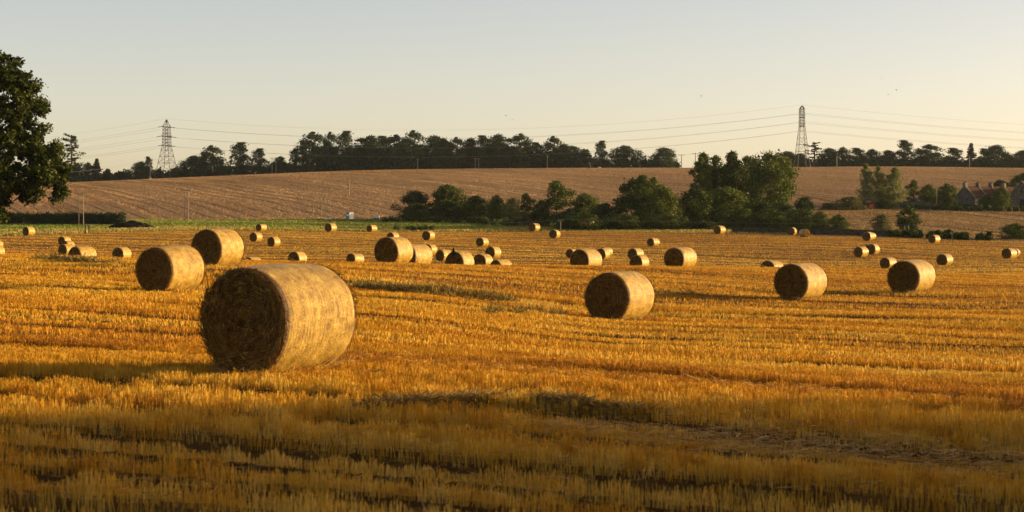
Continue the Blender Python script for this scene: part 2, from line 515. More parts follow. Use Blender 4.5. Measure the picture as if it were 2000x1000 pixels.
o = link_mesh('stubble', np_mesh('stubble', V, np.arange(len(V), dtype=np.int32).reshape(-1, 4), T_), M['stubble'])
tag(o, 'short golden straw stubble standing in rows over the whole near field', 'stubble', kind='stuff')

V = np.concatenate(SV3)
o = link_mesh('distant_stubble', np_mesh('distant_stubble', V, np.arange(len(V), dtype=np.int32).reshape(-1, 3), np.concatenate(ST3)), M['stubble'])
tag(o, 'golden stubble covering the far half of the field around the small bales', 'stubble', kind='stuff')
# loose straw lying between the rows
LV, LT = [], []
for d0, d1, dens, ln, hw in ((10, 30, 260, .15, .0026), (30, 70, 26, .22, .005), (70, 180, 3.5, .4, .010)):
    X, Y = scatter(d0, d1, dens)
    s, v = sv(X, Y)
    ch = chaff(s, v)
    big = matted(X, Y)
    nz = np.clip((21-Y)/4, 0, 1)*noise2(X*.9+7, Y*1.7)
    k = RNG.random(len(X)) < .05+.30*ch+.9*big+.35*nz**2
    X, Y, ch, big = X[k], Y[k], ch[k], big[k]; n = len(X)
    a = RNG.random(n)*2*PI; L = ln*(.4+.9*RNG.random(n)); pz = RNG.normal(0, .22, n)
    P = np.stack([X, Y, H(X, Y)+.02+RNG.random(n)*(.05+.08*np.maximum(ch, big)+.10*nz[k])], -1)
    A = np.stack([np.cos(a)*L, np.sin(a)*L, np.clip(pz, -.12, .8)*L], -1)
    Sd = np.stack([np.sin(a)*hw*.6, -np.cos(a)*hw*.6, np.full(n, hw*.8)], -1)
    V, _ = blades(P, A, Sd, .9)
    LV.append(V); LT.append(np.repeat(np.clip(.35+.25*ch+.15*big+RNG.normal(0, .2, n), 0, 1), 4))
V = np.concatenate(LV)
o = link_mesh('loose_straw', np_mesh('loose_straw', V, np.arange(len(V), dtype=np.int32).reshape(-1, 4), np.concatenate(LT)), M['loose'])
tag(o, 'pale loose straw lying flat among the stubble rows', 'straw', kind='stuff')

# stubble of the hill and of the small tan field, tufts of the meadow
def far_blades(name, X, Y, hh, hw, tone, mat):
    n = len(X)
    yaw = RNG.random(n)*PI; lean = RNG.normal(0, .18, (n, 2))
    P = np.stack([X, Y, H(X, Y)-.03], -1)
    A = np.stack([lean[:, 0]*hh, lean[:, 1]*hh, hh], -1)
    Sd = np.stack([np.cos(yaw)*hw, np.sin(yaw)*hw, np.zeros(n)], -1)
    V, Q = blades(P, A, Sd, .75)
    return link_mesh(name, np_mesh(name, V, Q, np.repeat(np.clip(tone, 0, 1), 4)), mat)
n = 520000
d = np.sqrt(425**2+RNG.random(n)*(915**2-425**2)); X = (RNG.random(n)*2-1)*.30*d
u = ucol(X, d)
s2 = X*.3-d*.954; v2 = X*.954+d*.3
line = np.clip(noise2(v2*.45, s2*.006)*2.4-.9, 0, 1)
line2 = (np.abs(((v2+2.6) % 5.2)-2.6) < .45)
k = (d > np.interp(u, *U_B2)+1) & (RNG.random(n) > .75*line) & (RNG.random(n) > .9*line2)
X, d, s2, v2 = X[k], d[k], s2[k], v2[k]; n = len(X)
tone = .5+1.1*(noise2(v2*.5+4, s2*.008)-.5)+.95*(noise2(X*.02, d*.008+9)-.5)+RNG.normal(0, .04, n)
o = far_blades('hill_stubble', X, d, .14*(.5+RNG.random(n)), .10*(.6+.8*RNG.random(n)), tone, M['hill_blade'])
tag(o, 'dull brown stubble covering the long hillside behind the hedge', 'stubble', kind='stuff')
TRK = []
def trk_pts(path, dmin):
    out = []
    for px, py in path:
        d_ = ground_hit(px, py, dmin); out.append(((px-1000)/F*d_, d_))
    return np.array(out)
def track_strip(path, hwid, dmin, mat):
    p = trk_pts(path, dmin); TRK.append((p, hwid))
    seg = np.hypot(*np.diff(p, axis=0).T); cum = np.concatenate([[0], np.cumsum(seg)]); m = max(8, int(cum[-1]/2.5))
    q = np.linspace(0, cum[-1], m); x = np.interp(q, cum, p[:, 0]); y_ = np.interp(q, cum, p[:, 1])
    tx, ty = np.gradient(x), np.gradient(y_); tl = np.hypot(tx, ty); nx, ny = -ty/tl, tx/tl
    V = []
    for k in np.linspace(-1, 1, 5):
        wob = hwid*k*(1+.25*(noise2(q*.15+k*9, q*0+3)-.5)); xx, yy = x+nx*wob, y_+ny*wob
        V.append(np.stack([xx, yy, H(xx, yy)+.02-.012*abs(k)], -1))
    V = np.stack(V, 1).reshape(-1, 3)
    a = (np.arange(m-1)[:, None]*5+np.arange(4)[None, :]).ravel()
    tag(link_mesh('track', np_mesh('track', V, np.stack([a, a+1, a+6, a+5], -1)), mat), kind='structure')
M['track'] = plain_mat("bare_track_soil", (.085,.048,.022), .95, .05, 0, .35, .8)
track_strip([(1640,426),(1700,431),(1760,437),(1860,446),(1960,455)], 1.5, 345, M['track'])
track_strip([(1800,414),(1850,417),(1900,421),(2010,432)], 1.2, 345, M['track'])
track_strip([(1850,413),(1920,417),(2010,423)], 1.2, 345, M['track'])
track_strip([(1545,378),(1600,391),(1640,400),(1680,410)], 1.0, 500, M['track'])
n = 240000
d = np.sqrt(320**2+RNG.random(n)*(515**2-320**2)); X = (RNG.random(n)*2-1)*.30*d
u = ucol(X, d); b1 = np.interp(u, *U_B1); b2 = np.interp(u, *U_B2)
inside = (d > b1+.5) & (d < b2)
m_ = inside & (X < _t[_ksplit]*(d+60))
Xm, dm = X[m_], d[m_]; nm = len(Xm)
rel = (dm-np.interp(ucol(Xm, dm), *U_B1))/(np.interp(ucol(Xm, dm), *U_B2)-np.interp(ucol(Xm, dm), *U_B1))
rel = rel+.25*(noise2(Xm*.02+3, dm*.02)-.5)
tm = .60-.42*np.exp(-((rel-.50)/.17)**2)-.30*np.exp(-((rel-.88)/.10)**2)+.35*(noise2(Xm*.03+20, dm*.16)-.5)+.18*(noise2(Xm*.3, dm*.5)-.5)+RNG.normal(0, .06, nm)
o = far_blades('meadow_grass', Xm, dm, (.16+.16*noise2(Xm*.08, dm*.2))*(.6+.8*RNG.random(nm)), .10*(.6+.8*RNG.random(nm)), tm, M['meadow_blade'])
tag(o, 'green and straw coloured rough grass beyond the far field edge', 'grass', kind='stuff')
m_ = inside & (X >= _t[_ksplit]*(d+60))
Xm, dm = X[m_], d[m_]
s3 = Xm*.174-dm*.985; v3 = Xm*.985+dm*.174
ln = (np.abs(((v3+7) % 14.)-7) < 1.35)
on = np.zeros(len(Xm), bool)
for p_, hw_ in TRK[:3]:
    for a_, b_ in zip(p_[:-1], p_[1:]):
        dv = b_-a_; t_ = np.clip(((Xm-a_[0])*dv[0]+(dm-a_[1])*dv[1])/dv.dot(dv), 0, 1)
        on |= np.hypot(Xm-a_[0]-t_*dv[0], dm-a_[1]-t_*dv[1]) < hw_
k = (RNG.random(len(Xm)) > .8*ln) & ~on
Xm, dm, s3, v3 = Xm[k], dm[k], s3[k], v3[k]; nm = len(Xm)
o = far_blades('tan_stubble', Xm, dm, .14*(.5+RNG.random(nm)), .09*(.6+.8*RNG.random(nm)), .5+.6*(noise2(v3*.2, s3*.01)-.5)+RNG.normal(0, .05, nm), M['tan_blade'])
tag(o, 'tan stubble of the small field below the cottages', 'stubble', kind='stuff')

# ------------------------------------------------------------------ straw bales
BD, BL = 1.30, 1.46       # diameter and length the bale meshes are built at

def wrap_mat():
    m, n, l = new_mat("net_wrapped_straw")
    tc = n.new("ShaderNodeTexCoord"); sp = n.new("ShaderNodeSeparateXYZ"); l.new(tc.outputs['Object'], sp.inputs[0])
    oi = n.new("ShaderNodeObjectInfo")
    ang = math_node(n, l, 'ARCTAN2', sp.outputs[2], sp.outputs[1])
    off = math_node(n, l, 'MULTIPLY', oi.outputs['Random'], 40.0)
    def cyl(kx, ka):
        c = n.new("ShaderNodeCombineXYZ")
        l.new(math_node(n, l, 'MULTIPLY', sp.outputs[0], kx), c.inputs[0])
        l.new(math_node(n, l, 'MULTIPLY_ADD', ang, ka, 0.0), c.inputs[1]); l.new(off, c.inputs[2])
        return c.outputs[0]
    fine = noise_node(n, l, cyl(48., 24.), 1.0, 5, .75)
    strand = noise_node(n, l, cyl(62., 1.2), 1.0, 3, .7)
    blotch = noise_node(n, l, cyl(5.5, 3.6), 1.0, 5, .65)
    f = math_node(n, l, 'ADD', math_node(n, l, 'MULTIPLY', fine, .36), math_node(n, l, 'ADD', math_node(n, l, 'MULTIPLY', strand, .30), math_node(n, l, 'MULTIPLY', blotch, .34)))
    r = ramp(n, [(.39, (.07,.028,.004)), (.455, (.25,.135,.016)), (.525, (.43,.265,.040)), (.61, (.66,.47,.125))]); l.new(f, r.inputs[0])
    # the straw beyond the net at either end is browner
    ax = math_node(n, l, 'ABSOLUTE', sp.outputs[0])
    edge = n.new("ShaderNodeMapRange"); l.new(math_node(n, l, 'ADD', ax, math_node(n, l, 'MULTIPLY', fine, .05)), edge.inputs[0])
    edge.inputs[1].default_value = BL/2-.030; edge.inputs[2].default_value = BL/2-.012
    mx = n.new("ShaderNodeMixRGB"); l.new(edge.outputs[0], mx.inputs[0]); l.new(r.outputs[0], mx.inputs[1]); mx.inputs[2].default_value = (.12,.045,.008,1)
    finish(n, l, mx.outputs[0], .38, .5, bump=f, bump_d=.06, bump_s=1.0)
    return m
def face_mat():
    m, n, l = new_mat("coiled_straw_end")
    tc = n.new("ShaderNodeTexCoord"); sp = n.new("ShaderNodeSeparateXYZ"); l.new(tc.outputs['Object'], sp.inputs[0])
    oi = n.new("ShaderNodeObjectInfo")
    off = math_node(n, l, 'MULTIPLY', oi.outputs['Random'], 30.0)
    ang = math_node(n, l, 'ARCTAN2', sp.outputs[2], sp.outputs[1])
    rr = math_node(n, l, 'SQRT', math_node(n, l, 'ADD', math_node(n, l, 'MULTIPLY', sp.outputs[1], sp.outputs[1]), math_node(n, l, 'MULTIPLY', sp.outputs[2], sp.outputs[2])))
    c = n.new("ShaderNodeCombineXYZ"); l.new(math_node(n, l, 'MULTIPLY', rr, 26.), c.inputs[0]); l.new(math_node(n, l, 'MULTIPLY', ang, 3.), c.inputs[1]); l.new(off, c.inputs[2])
    swirl = noise_node(n, l, c.outputs[0], 1.0, 5, .7)
    ad = n.new("ShaderNodeVectorMath"); ad.operation = 'ADD'; l.new(tc.outputs['Object'], ad.inputs[0])
    cm = n.new("ShaderNodeCombineXYZ"); l.new(off, cm.inputs[0]); l.new(cm.outputs[0], ad.inputs[1])
    blot = noise_node(n, l, ad.outputs[0], 5., 5, .65)
    f = math_node(n, l, 'ADD', math_node(n, l, 'MULTIPLY', swirl, .55), math_node(n, l, 'MULTIPLY', blot, .45))
    r = ramp(n, [(.36, (.022,.009,.0015)), (.5, (.11,.054,.008)), (.66, (.29,.165,.034))]); l.new(f, r.inputs[0])
    finish(n, l, r.outputs[0], .9, .1, bump=f, bump_d=.09, bump_s=1.0)
    return m
M['wrap'] = wrap_mat(); M['face'] = face_mat()
M['face_straw'] = tone_mat("bale_end_straw", [(0.0, (.03,.012,.0015)), (.5, (.165,.088,.013)), (1.0, (.46,.30,.07))], .15)
M['fringe'] = tone_mat("bale_fringe_straw", [(0.0, (.16,.06,.012)), (.5, (.36,.18,.04)), (1.0, (.62,.42,.14))], .2)

def shape_pts(V, seed):
    """out-of-round, sagged bale surface from ideal cylinder points (axis X, centre 0)"""
    r = np.random.default_rng(seed); ph = r.uniform(0, 6.28, 4)
    V = V.copy()
    a = np.arctan2(V[:, 2], V[:, 1]); rad = np.hypot(V[:, 1], V[:, 2])
    k = 1+.012*(1-(V[:, 0]/(BL/2))**2)+.012*np.sin(2*a+ph[0])+.008*np.sin(3*a+ph[1])+.006*np.sin(5*a+ph[2]) \
        - .010*(V[:, 0]/(BL/2))**2*r.uniform(.3, 1.6) + .016*(noise2(a*3+seed*7+50, V[:, 0]*5+20)-.5)+.022*(noise2(a*1.1+seed*5+90, V[:, 0]*1.7+40)-.5)
    V[:, 1] *= k; V[:, 2] *= k
    z = V[:, 2]; flat = -BD/2*.98
    V[:, 2] = np.where(z < flat, flat+(z-flat)*.15, z)
    V[:, 0] += r.uniform(-.03, .03)*V[:, 2]
    return V

def ring_mesh(name, prof, seed, nseg, closed=None):
    """surface of revolution about X through profile points (x, r)"""
    a = np.linspace(0, 2*PI, nseg, endpoint=False)
    V = np.array([[(x, rr*math.cos(t), rr*math.sin(t)) for t in a] for x, rr in prof]).reshape(-1, 3)
    m = len(prof)
    Q = []
    for i in range(m-1):
        for k in range(nseg):
            k2 = (k+1) % nseg
            Q.append((i*nseg+k, i*nseg+k2, (i+1)*nseg+k2, (i+1)*nseg+k))
    return V, np.array(Q)

def bale_parts(seed, nseg, detail):
    R = BD/2; out = {}
    xs = np.linspace(-BL/2, BL/2, 26 if detail else 11)
    xs = np.concatenate([[-BL/2, -BL/2+.012, -BL/2+.03], np.linspace(-BL/2+.06, BL/2-.06, 24), [BL/2-.03, BL/2-.012, BL/2]])
    prof = [(x, R-.035*max(0, (abs(x)-(BL/2-.06))/.06)**1.8) for x in xs]
    if not detail:
        prof = [(-BL/2, R-.035)]+[(x, R) for x in np.linspace(-BL/2+.05, BL/2-.05, 7)]+[(BL/2, R-.035)]
    V, Q = ring_mesh('w', prof, seed, nseg)
    V = shape_pts(V, seed)
    out['net_wrap'] = (np_mesh('net_wrap', V, Q[:, ::-1] if False else Q, smooth=True), M['wrap'])
    r = np.random.default_rng(seed+100)
    for side in (-1, 1):
        rr = np.linspace(1, 0.02, 18 if detail else 7)
        prof = []
        for q in rr:
            prof.append((side*(BL/2+.035*(1-q**6)-.02*(1-q)), (R-.035)*q))
        V, Q = ring_mesh('f', prof, seed, nseg)
        a = np.arctan2(V[:, 2], V[:, 1]); rad = np.hypot(V[:, 1], V[:, 2])
        bump = (noise2(rad*14+seed*3, a*4+30)-.5)*.045+(noise2(V[:, 1]*9+60, V[:, 2]*9+seed)-.5)*.05
        V = shape_pts(V, seed)
        V[:, 0] += side*bump*np.clip((R-.035-rad)/.06, 0, 1)
        me = np_mesh('end_face', V, Q, smooth=True)
        out['end_face', side] = (me, M['face'])
    if detail:
        for side in (-1, 1):
            n = 7500
            q = np.sqrt(r.random(n))*R*.94; a = r.random(n)*2*PI
            L = .03+.13*r.random(n)**1.5
            P = np.stack([np.zeros(n), q*np.cos(a), q*np.sin(a)], -1)
            P = shape_pts(P, seed)
            P[:, 0] += side*(BL/2+.018-.02*(1-q/R)+r.random(n)*.022)
            ta = a+PI/2+r.normal(0, .45, n)
            A = np.stack([side*r.normal(.006, .018, n), np.cos(ta)*L, np.sin(ta)*L], -1)
            w = .0028*(.6+r.random(n))
            Sd = np.stack([side*np.zeros(n), -np.sin(ta)*w, np.cos(ta)*w], -1)
            V, Q = blades(P, A, Sd, .8)
            out['end_straw', side] = (np_mesh('end_straw', V, Q, np.repeat(np.clip(r.normal(.42, .24, n), 0, 1), 4)), M['face_straw'])
        # frayed rims and stray stalks on the wrap
        n = 1300
        side = np.where(r.random(n) < .5, -1., 1.); a = r.random(n)*2*PI
        P = np.stack([side*(BL/2-.035*r.random(n)), (R-.012)*np.cos(a), (R-.012)*np.sin(a)], -1); P = shape_pts(P, seed)
        L = .010+.026*r.random(n)**2.5
        ta = a+PI/2+r.normal(0, .7, n)
        A = np.stack([side*L*.5*r.random(n), np.cos(ta)*L*.8+np.cos(a)*L*.55, np.sin(ta)*L*.8+np.sin(a)*L*.55], -1)
        w = .003*(.6+r.random(n)); Sd = np.stack([w, np.zeros(n), np.zeros(n)], -1)
        V1, _ = blades(P, A, Sd, .6); t1 = np.clip(r.normal(.35, .2, n), 0, 1)
        n2 = 1600
        a = r.random(n2)*2*PI; x = (r.random(n2)-.5)*(BL-.1)
        P = np.stack([x, (R+.001)*np.cos(a), (R+.001)*np.sin(a)], -1); P = shape_pts(P, seed)
        L = .012+.025*r.random(n2)
        A = np.stack([r.normal(0, .5, n2)*L, -np.sin(a)*L+np.cos(a)*L*.3, np.cos(a)*L+np.sin(a)*L*.3], -1)
        Sd = np.stack([np.full(n2, .0025), np.zeros(n2), np.zeros(n2)], -1)
        V2, _ = blades(P, A, Sd, .6); t2 = np.clip(r.normal(.7, .2, n2), 0, 1)
        V = np.concatenate([V1, V2])
        out['stray_straw'] = (np_mesh('stray_straw', V, np.arange(len(V), dtype=np.int32).reshape(-1, 4), np.repeat(np.concatenate([t1, t2]), 4)), M['fringe'])
    return out
BALE_HI = [bale_parts(s, 96, True) for s in (1, 2, 3)]
BALE_LO = [bale_parts(s, 40, False) for s in (11, 12, 13, 14)]

def place_bale(label, x0, x1, top, bot, fr, d=None, yaw=None, hi=False, var=0, group='round straw bales lying over the stubble field'):
    """photo box x0..x1, top..bot; fr = right edge of the visible end; d = distance where the foot is hidden"""
    if d is None:
        Dg = bot-top
        d = ground_hit((x0+x1)/2, bot-.5, .78*F*BD/Dg)
        bot = bot+.02*F/d; d = ground_hit((x0+x1)/2, bot-.5, .74*F*BD/Dg)
    Dm = (bot-top)/F*d
    k = min(1.14, max(.88, Dm/BD))
    d += .3
    cx = wx((x0+x1)/2, d)
    view = math.atan2(cx, d)
    if yaw is None:
        yaw = min(44, max(22, math.degrees(math.atan2(max(1, x1-fr)/1.12, max(1, fr-x0))+view)))
    zg = float(np.percentile(H(cx+np.linspace(-.6, .6, 9).repeat(9), d+np.tile(np.linspace(-.6, .6, 9), 9)), 65))-.02
    k = min(k*1.09, max(k*.92, (wz(top, d)-zg)/(BD*.985)))
    w = (x1-x0)/F*d
    al = math.radians(yaw)-view
    L = (w-k*BD*math.cos(al))/max(.2, abs(math.sin(al)))
    kx = min(1.2, max(.88, L/BL))
    rt = thing('straw_bale', (cx, d, zg+k*BD/2*.985), label, 'straw bale', group, PI/2-math.radians(yaw))
    rt.scale = (kx, k, k); rt.rotation_euler[0] = random.uniform(-.06, .06); rt.rotation_euler[1] = random.uniform(-.025, .025)
    parts = (BALE_HI if hi else BALE_LO)[var % (3 if hi else 4)]
    holder = {}
    for key, (me, mat) in parts.items():
        nm = key[0] if isinstance(key, tuple) else key
        par = rt
        if nm == 'end_straw': par = holder[key[1]]
        o = link_mesh(nm, me, mat, par)
        if nm == 'end_face': holder[key[1]] = o
    ytop = HY-(rt.location.z+k*BD/2-ZC)*F/d
    print('BALE %4d d=%.0f k=%.2f kx=%.2f top err %.1f' % ((x0+x1)/2, d, Dm/BD, L/BL, ytop-top))
    return rt

B = place_bale
main_bale = B('huge foreground straw bale, by far the largest in the field', 393, 698, 518, 728, 560, hi=True, var=0, yaw=31)
B('large bale left of and behind the huge foreground bale', 266, 400, 481, 571, 340, hi=True, var=1, yaw=29.5)
B('large bale with peaked dark end, half behind the second largest left-hand bale', 376, 475, 448, 520, 429, hi=True, var=2, yaw=31)
B('large lone bale right of centre, on the open slope', 1142, 1280, 531, 623, 1229, hi=True, var=1, yaw=31)
B('large bale on the right slope with the low half-hidden bale just left of it', 1511, 1618, 515, 588, 1583, hi=True, var=2, yaw=31)
B('rightmost large bale, hiding part of the small bale at its left', 1733, 1829, 508, 575, 1800, hi=True, var=0, yaw=32)
B('mid-sized bale at the left end of the central line of overlapping bales', 730, 808, 463, 514, 777, d=94, var=0)
B('bale directly behind the right rim of the central line\'s largest bale', 774, 846, 477, 521, 817, d=111, var=1, yaw=34)
B('bale whose lit side just shows behind the second bale of the central line', 826, 854, 477.5, 498, 838, d=244, var=2, yaw=30)
B('dim-topped bale left of the bale that carries a perched crow', 850, 884, 489.5, 514, 868, d=218, var=3)
B('bale in the central line with a black crow standing on top', 869, 927, 491, 531, 904, d=127, var=0)
B('bale just right of the crow\'s bale in the central line', 925, 962, 496, 524, 946, d=186, var=1)
B('sunken low bale at the right end of the central line, only its top showing', 956, 1001, 507, 538, 980, d=161, var=2)
B('bale standing above the right end of the central line of bales', 947, 980, 482, 504.5, 967, var=3)
B('small bale above the central line, casting a long shadow to its left', 929, 955, 464, 482, 946, var=0)
B('small bale right above the gap between the two left central bales', 824, 850, 451, 469.5, 840, var=1)
B('small bale peeping over the largest bale of the central line', 755, 780, 454, 471, 770, d=303, var=2)
B('small bale against the meadow edge, left of the low green weed clump', 715, 738, 439.5, 453, 728, var=3)
B('small bale at the meadow edge, second to the left of the weed clump', 634, 658, 436, 453, 647, var=0)
B('small bale at the meadow edge above the two close small bales', 499, 522, 437.5, 451.5, 512, var=1)
B('left one of two close small bales below the meadow edge', 487, 513, 454, 472, 501, var=2)
B('dull-sided right one of two close small bales below the meadow edge', 522, 548, 463, 481.5, 535, var=3)
B('small bale alone between the huge foreground bale and the central line', 562, 600, 491, 516, 583, d=205, var=0)
B('small bale with dark end just left of the central line of bales', 676, 712, 495, 519, 694, d=204, var=1)
B('low sliver of a pale bale beside the large bale with peaked end', 472, 512, 502, 532, 485, d=166, var=2, yaw=30)
B('small bale standing at the green meadow\'s left end, apart from all others', 44, 68.5, 443, 461, 55, var=3)
B('topmost of the little heap of bales near the left tree', 113, 139, 462, 479.5, 127, var=0)
B('middle bale of the little heap near the left tree, mostly hidden', 119, 145, 470, 489, 131, d=262, var=1)
B('lower left bale of the little heap, dark upright end showing', 113, 149, 476.5, 500, 129, d=222, var=2)
B('widest bale of the little left heap, sunk low in the stubble', 132, 190, 482, 521, 159, d=128, var=3)
B('bale just right of the little left heap', 219, 257, 481, 505, 241, d=216, var=0)
B('bale cut by the left edge of the picture, only its right rim showing', -26, 9, 479, 503, -8, d=200, var=1)
B('dark bale end peeping behind the bale at the picture\'s left edge', -18, 6.5, 470.5, 488, 6, d=270, var=2, yaw=20)
B('small bale at the meadow edge below the T-shaped telegraph pole\'s left wire', 1032, 1056, 436, 452.5, 1046, var=0)
B('small bale at the foot of the T-shaped telegraph pole', 1072, 1095, 449, 466, 1090, var=1, yaw=22)
B('mid-sized bale with full dark end, between two small bales right of centre', 1112, 1177, 487, 530, 1152, d=119, var=2)
B('small dark bale end at the left of that mid-sized bale right of centre', 1105, 1128, 488.5, 505, 1120, d=236, var=3, yaw=24)
B('bale with a slanting shadow across its side, right of a mid-sized bale', 1164, 1190, 485, 507, 1178, var=0, yaw=27)
B('bale almost hidden behind the bale with the slanting shadow', 1172, 1195, 484, 504, 1184, d=246, var=1)
B('upper one of two overlapping small bales right of centre', 1225, 1258, 485, 507, 1245, var=2)
B('lower one of two overlapping small bales right of centre', 1229, 1269, 498, 525, 1254, d=187, var=3)
B('lone small bale above the two overlapping bales right of centre', 1263, 1289, 465, 481.5, 1279, var=0)
B('mid-sized bale above and right of the large lone bale on the slope', 1296, 1362, 483, 527, 1338, d=117, var=1)
B('small bale standing against the dark bushes below the big round-headed trees', 1393, 1418, 441, 458, 1408, var=2)
B('left one of a close pair of bales against the stone wall', 1537, 1558, 444.5, 459.5, 1553, var=3, yaw=20)
B('right one of the pair by the stone wall, its end turned to the right', 1560, 1582, 448, 463.5, 1563, var=0, yaw=-24)
B('half-sunk bale whose rounded top shows left of the large right-slope bale', 1484, 1532, 509, 541, 1515, d=158, var=1)
B('small bale on the right with a long shadow, left of a crow\'s bale', 1667, 1697, 482, 502.5, 1686, var=2)
B('small bale with a crow on its edge, behind another small bale', 1693, 1718, 477, 497, 1706, var=3, yaw=38)
B('small bale near the wall in front of another bale\'s dark rim', 1683, 1707.5, 453, 470.5, 1699, var=0, yaw=27)
B('bale whose dark rim shows behind the small bale near the wall', 1690, 1711.5, 454.5, 469.5, 1701, d=325, var=1)
B('small bale partly covered by the rightmost large bale', 1718, 1752, 503, 523.5, 1740, var=2)
B('small bale near the right-hand hedge, well apart from others', 1813, 1837, 459, 475.5, 1828, var=3)
B('small bale just right of the rightmost large bale', 1829, 1862, 496, 518.5, 1851, var=0)
B('small far-right bale with a crow perched on its dark end', 1956, 1987, 485, 505, 1976, var=1)
B('little dark bale behind the far-right bale with the crow', 1972, 1994.5, 490, 506, 1990, d=265, var=2, yaw=22)

# crushed and spilled straw pressed against the big bales
SPV, SPT = [], []
for rt in [o for o in C.objects if o.name.startswith('straw_bale') and o.location.y < 100]:
    n = 900; r = np.random.default_rng(int(rt.location.y*10))
    lx, ly = BL/2*rt.scale.x, .34*rt.scale.y
    q = r.random(n)*4
    x = np.where(q < 2, r.uniform(-1, 1, n)*lx, np.sign(q-3)*lx); y = np.where(q < 2, np.sign(q-1)*ly, r.uniform(-1, 1, n)*ly)
    x = x+r.normal(0, .12, n); y = y+r.normal(0, .12, n)
    c, s_ = math.cos(rt.rotation_euler.z), math.sin(rt.rotation_euler.z)
    X = rt.location.x+x*c-y*s_; Y = rt.location.y+x*s_+y*c
    a = r.random(n)*2*PI; L = .08+.16*r.random(n); pz = r.normal(.35, .3, n)
    P = np.stack([X, Y, H(X, Y)+r.random(n)*.08], -1)
    A = np.stack([np.cos(a)*L, np.sin(a)*L, pz*L], -1)
    w = .0035*(1+rt.location.y/60)
    Sd = np.stack([-np.sin(a)*w*.6, np.cos(a)*w*.6, np.full(n, w*.7)], -1)
    V, _ = blades(P, A, Sd, .8)
    SPV.append(V); SPT.append(np.repeat(np.clip(r.normal(.5, .22, n), 0, 1), 4))
V = np.concatenate(SPV)
tag(link_mesh('spilled_straw', np_mesh('spilled_straw', V, np.arange(len(V), dtype=np.int32).reshape(-1, 4), np.concatenate(SPT)), M['loose']), 'loose straw spilled round the feet of the large bales', 'straw', kind='stuff')

# ------------------------------------------------------------------ windrows of uncollected straw
def windrow(name, path, halfw, height, ln, hw, n, label, cat, tone0, mat, seed, upright=.35):
    """path = (photo x, photo y) points on the ground; a low bank of tangled straw along it"""
    r = np.random.default_rng(seed)
    pts = []
    for px, py in path:
        d = ground_hit(px, py); pts.append((wx(px, d), d))
    pts = np.array(pts); seg = np.hypot(*np.diff(pts, axis=0).T); cum = np.concatenate([[0], np.cumsum(seg)])
    q = r.random(n)*cum[-1]
    X = np.interp(q, cum, pts[:, 0]); Y = np.interp(q, cum, pts[:, 1])
    env = np.sin(PI*np.clip(q/cum[-1], .0, 1))**.5*(.35+1.1*noise2(q*1.7+seed*9, q*0+seed))
    off = r.normal(0, .45, n); Y = Y+off*halfw; X = X+off*halfw*.3
    hh = height*env*np.exp(-off**2)*r.random(n)**.6
    a = r.random(n)*2*PI; L = ln*(.4+.9*r.random(n)); pz = r.normal(upright*.6, upright, n)
    P = np.stack([X, Y, np.maximum(H(X, Y), H0(X, Y)-.03)+hh], -1)
    A = np.stack([np.cos(a)*L*np.sqrt(np.clip(1-pz**2, .1, 1)), np.sin(a)*L*np.sqrt(np.clip(1-pz**2, .1, 1)), np.clip(pz, -.5, .95)*L], -1)
    yaw = r.random(n)*PI; w = hw*(.6+.8*r.random(n))
    Sd = np.stack([np.cos(yaw)*w, np.sin(yaw)*w, w*r.normal(0, .6, n)], -1)
    V, Q = blades(P, A, Sd, .7)
    return tag(link_mesh(name, np_mesh(name, V, Q, np.repeat(np.clip(tone0+r.normal(0, .2, n), 0, 1), 4)), mat), label, cat)
M['heap_straw'] = tone_mat("heap_straw", [(0.0, (.05,.024,.005)), (.5, (.20,.12,.025)), (1.0, (.50,.34,.11))], .15)  # darker, browner straw than the loose stalks, for the heaps
M['green_straw'] = tone_mat("regrowth_grass", [(0.0, (.05,.045,.012)), (.5, (.18,.135,.035)), (1.0, (.40,.25,.06))], .2)
windrow('straw_heap', [(705,803),(760,799),(850,793),(930,789),(1010,788)], .20, .24, .20, .0030, 13000, 'tangled heap of dull loose straw in the centre foreground, left half', 'straw heap', .58, M['heap_straw'], 1, .2)
windrow('straw_heap', [(1020,792),(1080,795),(1130,803),(1200,809),(1290,816)], .15, .17, .20, .0030, 6000, 'low ragged straw ridge in the foreground, trailing off to the right', 'straw heap', .58, M['heap_straw'], 2, .2)
windrow('grass_bank', [(690,562),(760,569),(830,576),(900,580),(960,585),(1010,590)], .35, .24, .22, .008, 4000, 'long dark grassy bank in the stubble between the huge and the lone bale', 'grass bank', .55, M['green_straw'], 3, .6)
windrow('grass_bank', [(940,613),(1000,617),(1060,620),(1110,621)], .25, .08, .25, .008, 900, 'faint greyish straw strip left of the large lone bale', 'grass bank', .45, M['green_straw'], 4, .6)
windrow('grass_bank', [(1285,574),(1320,577),(1370,581),(1420,583)], .25, .06, .2, .008, 700, 'dark green strip right of the large lone bale', 'grass bank', .5, M['green_straw'], 5, .5)
windrow('grass_bank', [(70,504),(130,508),(180,512),(235,517)], .35, .16, .3, .014, 1500, 'low grey green strip in front of the little left heap of bales', 'grass bank', .55, M['green_straw'], 6, .3)  # low strip of sparse grey green blades

